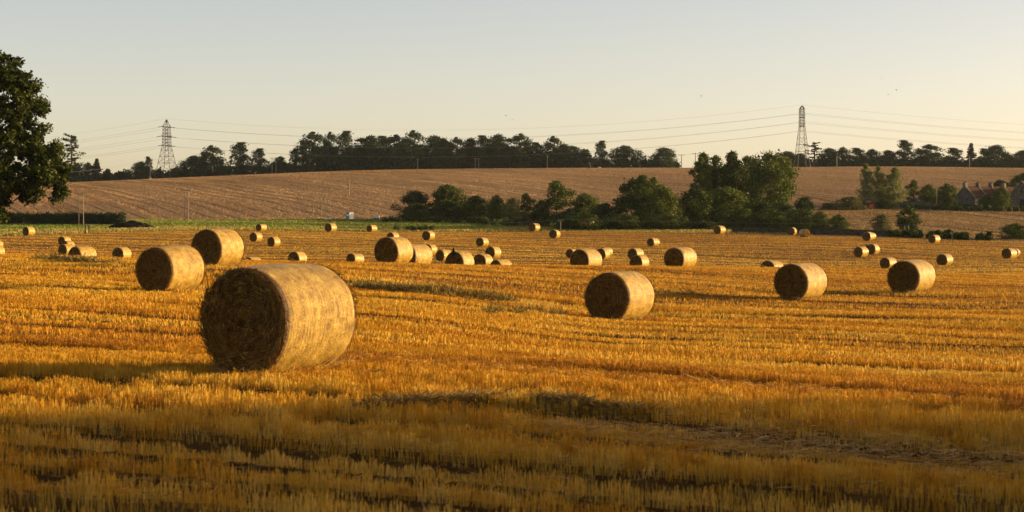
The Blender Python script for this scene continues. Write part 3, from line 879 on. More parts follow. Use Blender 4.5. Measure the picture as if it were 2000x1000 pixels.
# ------------------------------------------------------------------ trees
def leaf_cloud(cent, rad, nl, leaf, r, flat=.8, up=.25):
    """leaf-sized faces on every clump: returns V, tone"""
    n = len(cent)*nl
    ci = np.repeat(np.arange(len(cent)), nl)
    dv = r.normal(size=(n, 3)); dv /= np.linalg.norm(dv, axis=1)[:, None]
    q = (.35+.65*r.random(n)**.5)*(1+.25*r.normal(size=n))
    P = cent[ci]+dv*(rad[ci]*q)[:, None]*np.array([1, 1, flat])
    nm = dv*.55+r.normal(size=(n, 3))*.75+np.array([0, 0, up]); nm /= np.linalg.norm(nm, axis=1)[:, None]
    a = np.cross(nm, r.normal(size=(n, 3))); a /= np.linalg.norm(a, axis=1)[:, None]
    b = np.cross(nm, a)
    sz = leaf*(.55+.9*r.random(n)); sa = sz[:, None]*a*.5; sb = sz[:, None]*b*.5*(.55+.3*r.random(n))[:, None]
    V = np.empty((n, 4, 3), np.float32)
    V[:, 0] = P-sa; V[:, 1] = P-sb; V[:, 2] = P+sa; V[:, 3] = P+sb
    ct = r.normal(.45, .16, len(cent))
    tone = np.clip(ct[ci]+r.normal(0, .14, n), 0, 1)
    return V.reshape(-1, 3), np.repeat(tone, 4)

def _hump(tm, lo, hi, p=2.2):
    return lambda t: np.clip(1-np.where(np.asarray(t) < tm, (tm-t)/lo, (t-tm)/hi)**p, 0, 1)**.5
PROFILE = {
    'round':  _hump(.42, .60, .585),
    'oak':    _hump(.46, .58, .555, 2.5),
    'tall':   _hump(.36, .62, .65, 2.2),
    'poplar': lambda t: np.clip(t*7+.35, 0, 1)*np.clip(1-t**3.2, 0, 1)**.6,
    'bush':   lambda t: np.clip(1-t**2.6, 0, 1)**.5,
    'fan':    _hump(.58, .75, .43, 2.0),
}
TREES = {}
def make_tree(key, seed, W, Ht, z0, ncl, nl, leaf, prof, mat, bark='bark', crad=(.09, .16), limbs=9, hollow=.5, lean=0.0):
    r = np.random.default_rng(seed); f = PROFILE[prof]
    cent, rad = [], []
    ph = r.uniform(0, 6.28, 3)
    while len(cent) < ncl:
        t = r.random()**.9
        a = r.random()*2*PI
        rm = W/2*f(t)*(1+.16*math.sin(2*a+ph[0])+.12*math.sin(3*a+5*t+ph[1])+.12*math.sin(9*t+a+ph[2]))
        cr = W*r.uniform(*crad)*(.75+.5*f(t))
        q = (hollow+(1-hollow)*r.random()) if r.random() < .75 else r.random()
        rr = max(0, rm-cr*.7)*q
        cent.append((rr*math.cos(a)+lean*t, rr*math.sin(a), z0+(Ht-z0-cr*.6)*t+cr*.15)); rad.append(cr)
    cent, rad = np.array(cent), np.array(rad)
    V, tone = leaf_cloud(cent, rad, nl, leaf, r)
    V[:, 2] = np.maximum(V[:, 2], .05)
    crown = np_mesh('crown', V, np.arange(len(V), dtype=np.int32).reshape(-1, 4), tone)
    crown.materials.append(M[mat])
    mb = MB(); tr = max(.09, Ht*.021)
    top = z0+(Ht-z0)*.72
    pts = [(0, 0, -.4), (0, 0, Ht*.08), (r.normal(0, .02)*Ht, r.normal(0, .02)*Ht, top*.5), (r.normal(0, .03)*Ht+lean*.7, r.normal(0, .03)*Ht, top)]
    mb.tube(pts, [tr*1.5, tr, tr*.75, tr*.2], 7)
    for i in r.choice(len(cent), min(limbs, len(cent)), replace=False):
        c = cent[i]; zb = z0*.8+(min(c[2], top)-z0*.8)*r.uniform(.15, .6)
        k = np.interp(zb, [0, top*.5, top], [0, .5, 1])
        b = Vector((pts[2][0]*min(1, 2*k), pts[2][1]*min(1, 2*k), max(zb, .3)))
        e = Vector(c); m_ = b.lerp(e, .5)+Vector((0, 0, -.04*Ht*r.random()))
        mb.tube([b, m_, e], [tr*.42, tr*.28, tr*.08], 5)
    trunk = bpy.data.meshes.new('trunk'); trunk.from_pydata(mb.v, [], mb.f)
    for p in trunk.polygons: p.use_smooth = True
    trunk.materials.append(M[bark]); trunk.update()
    ex = np.percentile(np.abs(V[:, 0]), 98.2)*2; TREES[key] = (ex, float(np.percentile(V[:, 2], 99.7)), crown, trunk)

def make_conifer(key, seed, W, Ht, z0, levels, leaf, nl, mat='needle', pine=False):
    r = np.random.default_rng(seed); cent, rad = [], []; mb = MB(); tr = Ht*.018
    mb.tube([(0,0,-.4),(0,0,Ht*.5),(0,0,Ht*.97)], [tr*1.4, tr, tr*.15], 7)
    nb = levels*5
    for i in range(nb):
        t = ((i+r.random())/nb)**(.85 if not pine else 1.0); z = z0+(Ht*.97-z0)*t
        L = W/2*((1-t)**.8*.95+.07) if not pine else W/2*(.50+.55*math.sin(PI*min(1, .15+.72*t)))*r.choice([.55, .8, 1.0, 1.15])
        a = i*2.4+r.normal(0, .5); l = L*r.uniform(.6, 1.1); dz = (r.normal(-.18, .12) if not pine else r.normal(.12, .18))*l
        e = (math.cos(a)*l, math.sin(a)*l, z+dz)
        mb.tube([(0,0,z), e], [tr*.3, tr*.08], 4, False)
        for q in ((.3, .6, .85, 1.0) if not pine else (.45, .75, 1.0)):
            cent.append((e[0]*q, e[1]*q, z+dz*q)); rad.append(l*(.22 if not pine else .24)+.16)
    for q in range(3):
        cent.append((0, 0, Ht*(.93+.02*q))); rad.append(W*.05)
    V, tone = leaf_cloud(np.array(cent), np.array(rad), nl, leaf, r, flat=.5)
    crown = np_mesh('crown', V, np.arange(len(V), dtype=np.int32).reshape(-1, 4), tone)
    crown.materials.append(M[mat])
    trunk = bpy.data.meshes.new('trunk'); trunk.from_pydata(mb.v, [], mb.f); trunk.materials.append(M['bark']); trunk.update()
    ex = np.percentile(np.abs(V[:, 0]), 98.2)*2; TREES[key] = (ex, float(np.percentile(V[:, 2], 99.7)), crown, trunk)

# far trees (ridge), middle trees and bushes, built at their usual size
make_tree('r1', 31, 13, 16, 1.0, 78, 85, .60, 'round', 'leaf_dark')
make_tree('r2', 32, 11, 17, 1.2, 65, 85, .60, 'tall', 'leaf_dark')
make_tree('r3', 33, 14, 14, .8, 80, 85, .60, 'oak', 'leaf_dark')
make_tree('r4', 34, 9, 17, 1.2, 48, 75, .55, 'tall', 'leaf_dark', crad=(.08, .14))
make_tree('r5', 35, 13, 16, 2.2, 60, 75, .6, 'fan', 'leaf_dark', crad=(.09, .15))
make_tree('r6', 36, 10, 9, .3, 36, 60, .7, 'bush', 'leaf_dark')
make_tree('r7', 37, 12, 18, 1.0, 75, 85, .60, 'round', 'leaf_dark', crad=(.07, .14))
make_conifer('rc', 38, 7, 16, 1.5, 13, .8, 9)
make_conifer('rp', 39, 8, 18, 4.0, 6, .7, 16, pine=True)
make_conifer('rq', 40, 8, 19, 2.0, 9, .7, 12, pine=True)
make_tree('m1', 51, 10, 9, .2, 110, 90, .36, 'bush', 'leaf', crad=(.07, .13))
make_tree('m2', 52, 8, 7, .1, 90, 90, .34, 'bush', 'leaf', crad=(.08, .14))
make_tree('m3', 53, 6.5, 8, 1.0, 60, 80, .32, 'round', 'leaf', crad=(.08, .13), hollow=.35)
make_tree('m4', 54, 9, 7, .6, 90, 90, .34, 'oak', 'leaf_dark', crad=(.08, .13))
make_tree('m5', 55, 8, 13, .4, 120, 90, .36, 'round', 'leaf', crad=(.08, .15))
make_tree('m7', 65, 7, 13, .4, 110, 90, .36, 'tall', 'leaf', crad=(.07, .14))
make_tree('m6', 56, 12, 11, 1.8, 120, 95, .36, 'oak', 'leaf', crad=(.07, .12))
make_tree('mp', 57, 4.6, 9, .3, 95, 60, .26, 'poplar', 'leaf_pale', 'pale_bark', crad=(.09, .16))
make_tree('my', 58, 5.5, 5, .1, 60, 80, .30, 'bush', 'leaf_yellow', crad=(.10, .16))
make_tree('ms', 59, 5.0, 5.5, .7, 50, 90, .30, 'round', 'leaf', crad=(.10, .16))
make_tree('mb', 60, 10, 10, .1, 170, 100, .34, 'bush', 'leaf', crad=(.06, .10), hollow=.6)

def place_tree(key, x0, x1, ytop, d, label, cat='tree', group=None, name='tree', rz=None, sink=.15):
    W, Ht, crown, trunk = TREES[key]
    cx = wx((x0+x1)/2, d); zb = h(cx, d)-sink
    kh = (wz(ytop, d)-zb)/Ht; kw = (x1-x0)/F*d/W/.98
    rt = thing(name, (cx, d, zb), label, cat, group, random.choice((0, PI)) if rz is None else rz)
    rt.scale = (kw, kw, kh)
    link_mesh('trunk', trunk, None, rt); link_mesh('crown', crown, None, rt)
    return rt

T = place_tree
g = 'trees along the ridge'
WOOD = 'dark broadleaf tree packed into the long wood on the ridge'
GAP = 'low dark bush filling a gap in the ridge trees'
# left of and around the left-hand pylon
T('rq', 118, 163, 262, 912, 'tall open pine rising just right of the big near oak', 'tree', g, 'pine_tree')
T('r6', 128, 172, 320, 908, 'dark bush below the tall open pine on the ridge', 'bush', g, 'bush')
T('r3', 158, 186, 318, 915, 'small rounded ridge tree between the tall pine and a conifer', 'tree', g)
T('rc', 176, 203, 310, 910, 'small pointed conifer at the left end of the ridge', 'conifer', g, 'conifer')
T('r6', 198, 224, 330, 918, 'low bush right of the small pointed ridge conifer', 'bush', g, 'bush')
T('r6', 218, 256, 335, 912, 'lowest bush on the ridge, left of the small pole beside a tree', 'bush', g, 'bush')
T('r1', 258, 294, 316, 912, 'dark round tree touching the telegraph pole left of the pylon', 'tree', g)
T('r2', 279, 299, 306, 916, 'thin spiky treetop beside the telegraph pole left of the pylon', 'tree', g)
T('r6', 300, 330, 338, 920, 'low bush behind the foot of the left pylon', 'bush', g, 'bush')
T('r6', 325, 362, 328, 922, 'bush between the left pylon\'s legs and the round clump', 'bush', g, 'bush')
T('r3', 350, 412, 305, 915, 'broad low tree at the left of the clump right of the left pylon', 'tree', g)
T('r7', 388, 438, 285, 920, 'tallest tree of the clump right of the left pylon', 'tree', g)
T('r2', 420, 446, 312, 910, 'small paler tree on the right side of the clump by the left pylon', 'tree', g)
T('r6', 432, 462, 325, 915, 'bush between the pylon clump and the loose birch', 'bush', g, 'bush')
T('r2', 448, 496, 278, 914, 'loose airy birch standing alone between the pylon clump and the wood', 'tree', g, 'birch_tree')
T('r2', 490, 527, 290, 912, 'dark tree with pointed top right of the airy birch', 'tree', g)
T('r6', 517, 550, 318, 918, 'bush at the twin pole right of the airy birch', 'bush', g, 'bush')
T('r1', 534, 562, 306, 920, 'small round tree left of the long wood', 'tree', g)
T('r2', 564, 592, 290, 915, 'thin see-through tree at the left end of the long wood', 'tree', g)
# the long wood
T('r7', 580, 642, 259, 912, 'massive dark tree forming the left end of the long wood', 'tree', g)
T('r7', 628, 662, 259, 922, 'tree with sky showing under its crown in the long wood', 'tree', g)
T('r2', 655, 700, 256, 914, 'tall paler crown third from the left in the long wood', 'tree', g)
for x0, x1, yt, k in ((690,725,266,'r4'),(705,745,262,'r1'),(728,765,264,'r2'),(752,795,264,'r7'),(825,872,261,'r1'),(850,880,272,'r2'),(905,935,268,'r3'),(925,958,264,'r2'),(955,992,266,'r1'),(980,1012,268,'r4'),(1030,1060,276,'r2'),(1085,1118,278,'r3'),(1100,1135,285,'r1'),(600,680,300,'r3'),(670,760,300,'r3'),(745,830,302,'r3'),(820,900,304,'r3'),(890,980,304,'r3'),(970,1060,304,'r3'),(1050,1140,304,'r3')):
    T({'r3': 'r1', 'r5': 'r7'}.get(k, k), x0-6, x1+6, yt+random.uniform(-4, 5)-(0 if yt < 290 else 14), 908+random.uniform(0, 22), WOOD, 'tree', 'trees of the long ridge wood')
T('r7', 782, 832, 256, 912, 'highest crown at the middle of the long wood', 'tree', g)
T('r7', 872, 910, 269, 912, 'tree with light gaps between its stems right of the wood\'s highest crown', 'tree', g)
T('r7', 992, 1042, 262, 912, 'rounded high crown right of middle in the long wood', 'tree', g)
T('r7', 1060, 1100, 267, 914, 'last high crown before the long wood steps down to the right', 'tree', g)
T('r6', 1120, 1165, 292, 910, 'low dark tree between the long wood and a narrow tree', 'tree', g)
T('r2', 1160, 1192, 275, 912, 'narrow upright tree near the right end of the long wood', 'tree', g)
T('r3', 1186, 1252, 285, 914, 'wide umbrella-shaped tree ending the long wood on the right', 'tree', g)
T('r6', 1255, 1285, 312, 914, 'little bush left of the lone round ridge tree', 'bush', g, 'bush')
T('r1', 1270, 1322, 289, 912, 'lone round ridge tree just left of two telegraph poles', 'tree', g)
# right-hand ridge
T('r3', 1508, 1565, 296, 925, 'broad tree behind the left legs of the right pylon', 'tree', g)
T('r1', 1545, 1582, 300, 930, 'dark tree behind the right legs of the right pylon', 'tree', g)
T('rp', 1573, 1608, 278, 918, 'flat-topped pine beside the right pylon', 'tree', g, 'pine_tree')
T('r1', 1598, 1640, 290, 920, 'tree just right of the flat-topped pine', 'tree', g)
T('r3', 1628, 1664, 288, 926, 'tree behind the leaning pole on the right ridge', 'tree', g)
T('r2', 1650, 1692, 289, 920, 'tree with bright gaps under its crown on the right ridge', 'tree', g)
T('r3', 1682, 1724, 292, 922, 'level-topped tree right of the gappy ridge tree', 'tree', g)
T('r1', 1715, 1752, 294, 926, 'tree left of the ragged high crown on the right ridge', 'tree', g)
T('r2', 1742, 1786, 274, 922, 'ragged high crown, tallest on the right ridge', 'tree', g)
T('r7', 1784, 1842, 283, 918, 'large rounded tree right of the ragged high crown', 'tree', g)
T('r2', 1836, 1884, 289, 922, 'light-stemmed tree left of the small ridge conifer', 'tree', g)
T('rc', 1882, 1910, 280, 916, 'small ridge conifer between two rounded trees on the right', 'conifer', g, 'conifer')
T('r2', 1904, 1935, 290, 926, 'thin tree left of the broad dome-shaped ridge tree', 'tree', g)
T('r1', 1920, 1972, 284, 918, 'broad dome-shaped tree near the right end of the ridge', 'tree', g)
T('r3', 1968, 2030, 294, 920, 'tree cut by the right edge of the picture on the ridge', 'tree', g)
for x0, x1 in ((1520,1580),(1590,1660),(1650,1720),(1700,1770),(1760,1830),(1820,1890),(1885,1950),(1940,2010)):
    T('r6', x0, x1, 308, 932, 'low dark growth between the trunks of the right-hand ridge trees', 'bush', 'low growth on the right ridge', 'bush')

# hedge trees and bushes behind the golden field
g = 'hedge trees behind the golden field'
T('m4', 775, 842, 373, 445, 'dark gappy tree at the left end of the hedge line', 'tree', g)
T('m1', 836, 912, 362, 447, 'dark peaked tree second from the left in the hedge line', 'tree', g)
T('m2', 780, 850, 398, 440, 'low bush at the foot of the hedge line\'s gappy left tree', 'bush', g, 'bush')
T('m2', 840, 905, 392, 441, 'low bush below the dark peaked hedge tree', 'bush', g, 'bush')
T('m2', 898, 962, 383, 440, 'rounded dark bush right of the dark peaked hedge tree', 'bush', g, 'bush')
T('m2', 950, 990, 382, 432, 'dark bush left of the brownish hawthorn', 'bush', g, 'bush')
T('my', 982, 1022, 386, 425, 'brownish hawthorn bush in the hedge line', 'bush', g, 'bush')
T('m3', 1010, 1046, 378, 428, 'upright bush left of the feathery bright tree', 'bush', g, 'bush')
T('my', 1008, 1040, 412, 402, 'yellowish bush low at the foot of the hedge line', 'bush', g, 'bush')
T('m3', 1055, 1122, 354, 402, 'feathery bright green tree in the hedge line', 'tree', g)
T('m2', 1036, 1078, 392, 398, 'green bush at the left foot of the feathery tree', 'bush', g, 'bush')
T('m1', 1110, 1174, 379, 398, 'rounded tree right of the feathery bright tree', 'tree', g)
T('m2', 1080, 1150, 408, 388, 'bush in front of the feathery tree and its right neighbour', 'bush', g, 'bush')
T('m2', 1150, 1215, 398, 390, 'low bush left of the big dense dome tree', 'bush', g, 'bush')
T('mb', 1203, 1310, 344, 392, 'big dense dome-shaped tree in the middle of the hedge line', 'tree', g)
T('m1', 1262, 1332, 368, 385, 'dense bush on the right flank of the big dome tree', 'bush', g, 'bush')
T('m7', 1348, 1394, 300, 440, 'leftmost upright tree of the tall group, with yellowish top', 'tree', g)
T('m5', 1370, 1426, 306, 446, 'second upright tree of the tall group', 'tree', g)
T('m7', 1408, 1456, 297, 442, 'third upright tree of the tall group', 'tree', g)
T('m5', 1432, 1484, 307, 450, 'rightmost upright tree of the tall group, beside the broad oak', 'tree', g)
T('m6', 1456, 1549, 298, 436, 'broad oak with bare lower trunk right of the tall group', 'tree', g)
T('m1', 1322, 1400, 368, 396, 'bush in front of the tall group\'s left foot', 'bush', g, 'bush')
T('m1', 1372, 1462, 366, 402, 'large bright-topped bush in front of the tall group', 'bush', g, 'bush')
T('m2', 1448, 1512, 388, 398, 'dark bush below the broad oak\'s trunk', 'bush', g, 'bush')
T('m2', 1495, 1560, 394, 396, 'dark bush below the broad oak\'s right side', 'bush', g, 'bush')
T('m4', 1548, 1598, 385, 394, 'small dark tree ending the hedge line on the right', 'tree', g)
T('m2', 1400, 1480, 402, 378, 'dark bush behind the small bale against the bushes', 'bush', g, 'bush')
T('m2', 1470, 1545, 408, 376, 'dark bush above the left bale of the pair by the wall', 'bush', g, 'bush')
T('m2', 1530, 1600, 408, 378, 'dark bush above the right bale of the pair by the wall', 'bush', g, 'bush')
T('m2', 1585, 1622, 414, 372, 'small round bush at the left of the tan field', 'bush', g, 'bush')
T('m2', 1618, 1658, 420, 368, 'small low bush on the tan field\'s near edge', 'bush', g, 'bush')
for x0, x1, yt in ((1085,1140,424),(1135,1195,426),(1190,1250,428),(1240,1300,428),(1290,1350,430),(1345,1400,430),(1100,1180,415),(1180,1260,418),(1260,1340,418)):
    T('m2', x0, x1, yt, 372+random.uniform(0, 4), 'low dark scrub at the foot of the hedge line beside the field', 'bush', 'scrub at the foot of the hedge line', 'bush')
g = 'trees around the cottages'
T('mp', 1676, 1706, 321, 505, 'leftmost pale green poplar above the tan field', 'tree', g, 'poplar_tree')
T('mp', 1701, 1730, 325, 508, 'middle pale green poplar above the tan field', 'tree', g, 'poplar_tree')
T('mp', 1727, 1768, 328, 505, 'widest and rightmost pale green poplar above the tan field', 'tree', g, 'poplar_tree')
T('m3', 1768, 1800, 352, 512, 'young tree right of the pale poplars', 'tree', g)
T('m1', 1795, 1832, 361, 518, 'dark garden tree between young tree and cottages', 'tree', g)
T('m2', 1825, 1872, 360, 530, 'dark garden bush left of the cottage gable', 'bush', g, 'bush')
T('m1', 1931, 1975, 352, 560, 'tree behind the cottage roofs', 'tree', g)
T('m1', 1970, 2040, 338, 556, 'tall garden tree behind the barn at the right edge', 'tree', g)
T('mb', 1830, 1868, 375, 498, 'round clipped bush left of the cottage gable', 'bush', g, 'bush')
T('m1', 1938, 1976, 366, 494, 'light-topped bush in front of the cottage doors', 'bush', g, 'bush')
T('m2', 1912, 1946, 381, 496, 'square-cut hedge bush beside the cottage door', 'bush', g, 'bush')
T('my', 1632, 1690, 384, 492, 'yellow-green shrub left of the red shed', 'bush', g, 'bush')
T('my', 1600, 1636, 396, 492, 'brownish shrub at the tan field\'s upper left corner', 'bush', g, 'bush')
T('m2', 1708, 1745, 388, 498, 'grey green shrub right of the red shed', 'bush', g, 'bush')
T('ms', 1754, 1795, 404, 365, 'small leafy tree standing behind two white posts', 'tree', g)
T('my', 1703, 1742, 418, 372, 'pale shrub in the tan field left of the small leafy tree', 'bush', g, 'bush')
T('m2', 1955, 2012, 437, 342, 'dark bush at the right edge beside the gap in the hedge', 'bush', g, 'bush')

def hedge(name, pts, height, depth, n, leaf, mat, label, cat='hedge', kind=None, even=.0):
    """pts: (photo x, distance); a leafy strip standing along them"""
    r = np.random.default_rng(len(name)*100+int(pts[0][0]))
    P2 = np.array([(wx(px, d), d) for px, d in pts]); seg = np.hypot(*np.diff(P2, axis=0).T); cum = np.concatenate([[0], np.cumsum(seg)])
    nc_ = max(8, int(cum[-1]/(max(.8, height*.45) if not even else .55)))
    q = (np.arange(nc_)+r.random(nc_))/nc_*cum[-1]
    hh = height*(.5+.38*even+(.6-.45*even)*r.random(nc_))
    X = np.interp(q, cum, P2[:, 0])+r.normal(0, depth*.3, nc_); Y = np.interp(q, cum, P2[:, 1])+r.normal(0, depth*.4, nc_)
    cs, rs = [], []
    for i in range(nc_):
        z = H(X[i:i+1], Y[i:i+1])[0]
        for zz in np.arange(.3, 1.0, .3):
            cs.append((X[i], Y[i], z+hh[i]*zz)); rs.append(height*.42)
    V, tone = leaf_cloud(np.array(cs), np.array(rs), max(6, n//len(cs)), leaf, r)
    return tag(link_mesh(name, np_mesh(name, V, np.arange(len(V), dtype=np.int32).reshape(-1, 4), tone), M[mat]), label, cat, None, kind)
hedge('hedge', [(-160, 412), (0, 409), (90, 407), (170, 404), (238, 402)], 2.1, 1.4, 42000, .30, 'leaf_dark', 'long dark clipped hedge below the hillside at far left', even=.8)
hedge('hedge', [(1735, 344), (1790, 341), (1850, 338), (1905, 336), (1944, 335)], 1.25, 1.2, 12000, .30, 'leaf', 'low green hedge along the field edge on the right')
hedge('weed_strip', [(740, 428), (800, 430), (880, 428), (940, 418), (1005, 400)], 1.3, 2.4, 9000, .30, 'meadow_weed' if 'meadow_weed' in M else 'leaf', 'tall grey green weeds at the foot of the hedge line\'s left part', 'weeds', 'stuff')
hedge('weed_clump', [(778, 369), (800, 370), (825, 370), (843, 369)], 1.0, 1.6, 5000, .26, 'leaf', 'low green weed clump on the edge of the golden field', 'weeds')
hedge('ridge_undergrowth', [(120, 925), (330, 922), (600, 918), (900, 918), (1200, 918), (1325, 916)], 4.4, 4, 34000, 1.0, 'leaf_dark', 'dark undergrowth filling the foot of the ridge trees', 'undergrowth', 'stuff')
hedge('ridge_undergrowth', [(1500, 935), (1700, 930), (2080, 930)], 4.0, 4, 18000, 1.0, 'leaf_dark', 'dark undergrowth at the foot of the right-hand ridge trees', 'undergrowth', 'stuff')
hedge('garden_hedge', [(1765, 500), (1820, 494), (1880, 490), (1950, 488), (2050, 486)], 1.1, 1.3, 9000, .34, 'leaf', 'ragged garden hedge along the top of the tan field', 'hedge')

# the big oak at the left, its trunk just outside the picture
def big_oak():
    r = np.random.default_rng(77); d = 170.0
    bx = wx(-95, d); zb = h(bx, d)
    def P(px, py, dy=0.): return np.array([wx(px, d)-bx, dy, wz(py, d)-zb])
    # crown masses in the photograph's outline: (x, y, radius px, depth spread)
    mass = [(-60,180,100),(-20,150,60),(10,140,42),(35,165,42),(60,185,32),(20,215,60),(55,240,40),(72,205,24),(30,280,62),(75,295,45),(105,300,32),(112,330,26),(88,340,42),(30,330,52),(60,360,34),(100,355,28),(45,378,22),(112,375,16),(-60,300,90),(-140,250,110),(-190,320,80),(-120,380,60),(0,385,18),(3,420,12),(-20,400,26),(8,345,40)]
    cent, rad = [], []
    for x, y, R in mass:
        n = int(5+R*R/95)
        c0 = P(x, y, r.normal(0, 1.6))
        for _ in range(n):
            dv = r.normal(size=3); dv /= np.linalg.norm(dv); q = r.random()**.45
            c = c0+dv*q*R/F*d*np.array([.92, 1.5, .92])
            cent.append(c); rad.append(r.uniform(.28, .75))
    cent, rad = np.array(cent), np.array(rad)
    V, tone = leaf_cloud(cent, rad, 85, .27, r, flat=.7)
    rt = thing('oak_tree', (bx, d, zb-.1), 'big dark oak cut by the left edge, its bough hanging over the field', 'tree')
    mb = MB()
    b = [Vector((0,0,-.5)), Vector((.1,0,1.5)), Vector((.3,.1,3.6)), Vector((.2,.2,7)), Vector((.6,0,11))]
    mb.tube(b, [.75,.55,.48,.34,.12], 10)
    def limb(pts, r0):
        pts = [Vector(p) for p in pts]; mb.tube(pts, [r0*(1-.85*i/(len(pts)-1)) for i in range(len(pts))], 7)
    limb([b[2], P(-40,385), P(0,362), P(40,345), P(85,335)], .26)
    limb([b[2], P(-50,340), P(0,310), P(60,285)], .22)
    limb([b[3], P(-50,260), P(5,215), P(18,165)], .18)
    limb([b[3], P(-40,280), P(25,240), P(60,210)], .16)
    limb([P(0,362), P(20,372), P(50,378)], .10)
    limb([b[2], P(-140,330,.5), P(-190,300,1)], .24)
    limb([b[3], P(-110,230,-.5), P(-130,180,-1)], .16)
    for i in r.choice(len(cent), 90, replace=False):
        c = Vector(cent[i]); s_ = c+Vector((-.9, r.normal(0,.4), -.7)); mb.tube([s_, c], [.05, .012], 4, False)
    mb.build('trunk', M['bark'], rt, True)
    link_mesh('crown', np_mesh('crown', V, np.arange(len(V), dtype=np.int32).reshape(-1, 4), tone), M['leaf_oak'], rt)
big_oak()

# a row of trees just outside the picture on the right, whose shade lies over the foreground
make_tree('wood', 91, 9, 13, .8, 110, 120, .42, 'round', 'leaf', crad=(.08, .14))
for i, (x, y, s_) in enumerate(((47, -16, 1.0), (52, -9, 1.1), (48, -3, 1.0), (53, 3, 1.05), (47, 8.5, .95), (54, 12.5, 1.0), (48, 17, .95), (54, 21, 1.05), (47, 23.5, .9))):
    rt = thing('tree', (x, y, h(x, y)-.15), 'broadleaf tree beyond the right edge whose shade covers the foreground stubble', 'tree', 'trees casting the foreground shade', i*1.3)
    rt.scale = (s_, s_, s_)
    link_mesh('trunk', TREES['wood'][3], None, rt); link_mesh('crown', TREES['wood'][2], None, rt)

# ------------------------------------------------------------------ pylons and cables
def strut(mb, a, b, r=.07): mb.tube([a, b], r, 4, False)
def pylon(px, d, ytop, zsink, label, rz, tension, foot_w, top_w, arms, arm_len):
    x = wx(px, d); zb = h(x, d)-zsink; Ht = wz(ytop, d)-zb
    rt = thing('pylon', (x, d, zb), label, 'pylon', 'pylons on the ridge', rz)
    body = MB(); A0 = arms[-1]*Ht
    def hw(z):
        zt = arms[0]*Ht
        if z >= zt: return max(.05, top_w/2*(Ht-z)/(Ht-zt))
        if z >= A0: return top_w/2+(foot_w*.36/2-top_w/2)*(zt-z)/(zt-A0)
        return foot_w*.36/2+(foot_w/2-foot_w*.36/2)*((A0-z)/A0)
    zs = [0, .14*Ht, .27*Ht, .38*Ht, .48*Ht]
    zs = [z for z in zs if z < A0-.5]+[A0+(arms[0]*Ht-A0)*k/6 for k in range(7)]+[Ht*.985]
    for i in range(len(zs)-1):
        a, b = hw(zs[i]), hw(zs[i+1])
        c0 = [(-a,-a,zs[i]),(a,-a,zs[i]),(a,a,zs[i]),(-a,a,zs[i])]; c1 = [(-b,-b,zs[i+1]),(b,-b,zs[i+1]),(b,b,zs[i+1]),(-b,b,zs[i+1])]
        for k in range(4):
            k2 = (k+1) % 4
            strut(body, c0[k], c1[k], .11)
            strut(body, c0[k], c1[k2], .055); strut(body, c0[k2], c1[k], .055)
            if i: strut(body, c0[k], c0[k2], .055)
    body.build('lattice_tower', M['steel'], rt)
    tips = [(0, 0, Ht)]
    for f_, al in zip(arms, arm_len):
        z = f_*Ht; b = hw(z); am = MB()
        for sd in (-1, 1):
            tip = (0, sd*al, z)
            for sx in (-1, 1):
                strut(am, (sx*b, sd*b, z), tip, .075); strut(am, (sx*hw(z+1.3), sd*hw(z+1.3), z+1.3), tip, .06)
            strut(am, (0, sd*al*.5, z), (0, sd*(b+al)*.45, z+.75), .05)
            tips.append(tip)
        strut(am, (-b, -b, z), (b, b, z), .06); strut(am, (b, -b, z), (-b, b, z), .06)
        arm = am.build('cross_arm', M['steel'], rt)
        for sd in (-1, 1):
            ins = MB()
            if tension:
                for q in (-1, 1): ins.tube([(q*.15, sd*al, z), (q*1.9, sd*al, z-.22)], .12, 6)
            else:
                ins.tube([(0, sd*al, z), (0, sd*al, z-2.0)], .09, 6)
            ins.build('insulator', M['porcelain'], arm)
    bpy.context.view_layer.update()
    mw = Matrix.LocRotScale(Vector((x, d, zb)), Matrix.Rotation(rz, 3, 'Z').to_quaternion(), None)
    return [mw @ (Vector(t) if i == 0 else Vector(t)-Vector((0, 0, .22 if tension else 2.0))) for i, t in enumerate(tips)]
ARMS = (.865, .705, .555)
t0 = pylon(-560, 940, 318, .3, 'lattice pylon beyond the left edge, end of the power line', .1, False, 7.5, 2.0, (.93, .79, .65), (3.0, 3.6, 3.0))
t1 = pylon(326, 897, 232, .2, 'left-hand steel pylon with spreading legs and outstretched insulators', -.35, True, 8.2, 2.4, ARMS, (4.3, 5.2, 4.3))
t2 = pylon(1566, 893, 205, .5, 'right-hand slender steel pylon with short hanging insulators', .18, False, 6.0, 2.0, (.935, .80, .66), (3.1, 3.8, 3.1))
t3 = pylon(2900, 930, 262, .3, 'lattice pylon beyond the right edge, end of the power line', .1, False, 7.5, 2.0, (.93, .79, .65), (3.0, 3.6, 3.0))
CN = ['earth cable strung over the tops of the two pylons', 'top cable on the near side of the two pylons', 'top cable on the far side of the two pylons', 'middle cable on the near side of the two pylons', 'middle cable on the far side of the two pylons', 'lowest cable on the near side of the two pylons', 'lowest cable on the far side of the two pylons']
for i in range(7):
    pts = []
    for A_, B_, sag in ((t0[i], t1[i], 4.5), (t1[i], t2[i], 8.0), (t2[i], t3[i], 5.5)):
        for k in range(24):
            t = k/24; p = A_.lerp(B_, t); p.z -= sag*4*t*(1-t); pts.append(p)
    pts.append(t3[i])
    mb = MB(); mb.tube(pts, .026 if i else .020, 4)
    tag(mb.build('power_cable', M['wire']), CN[i], 'cable', 'cables of the pylon line')

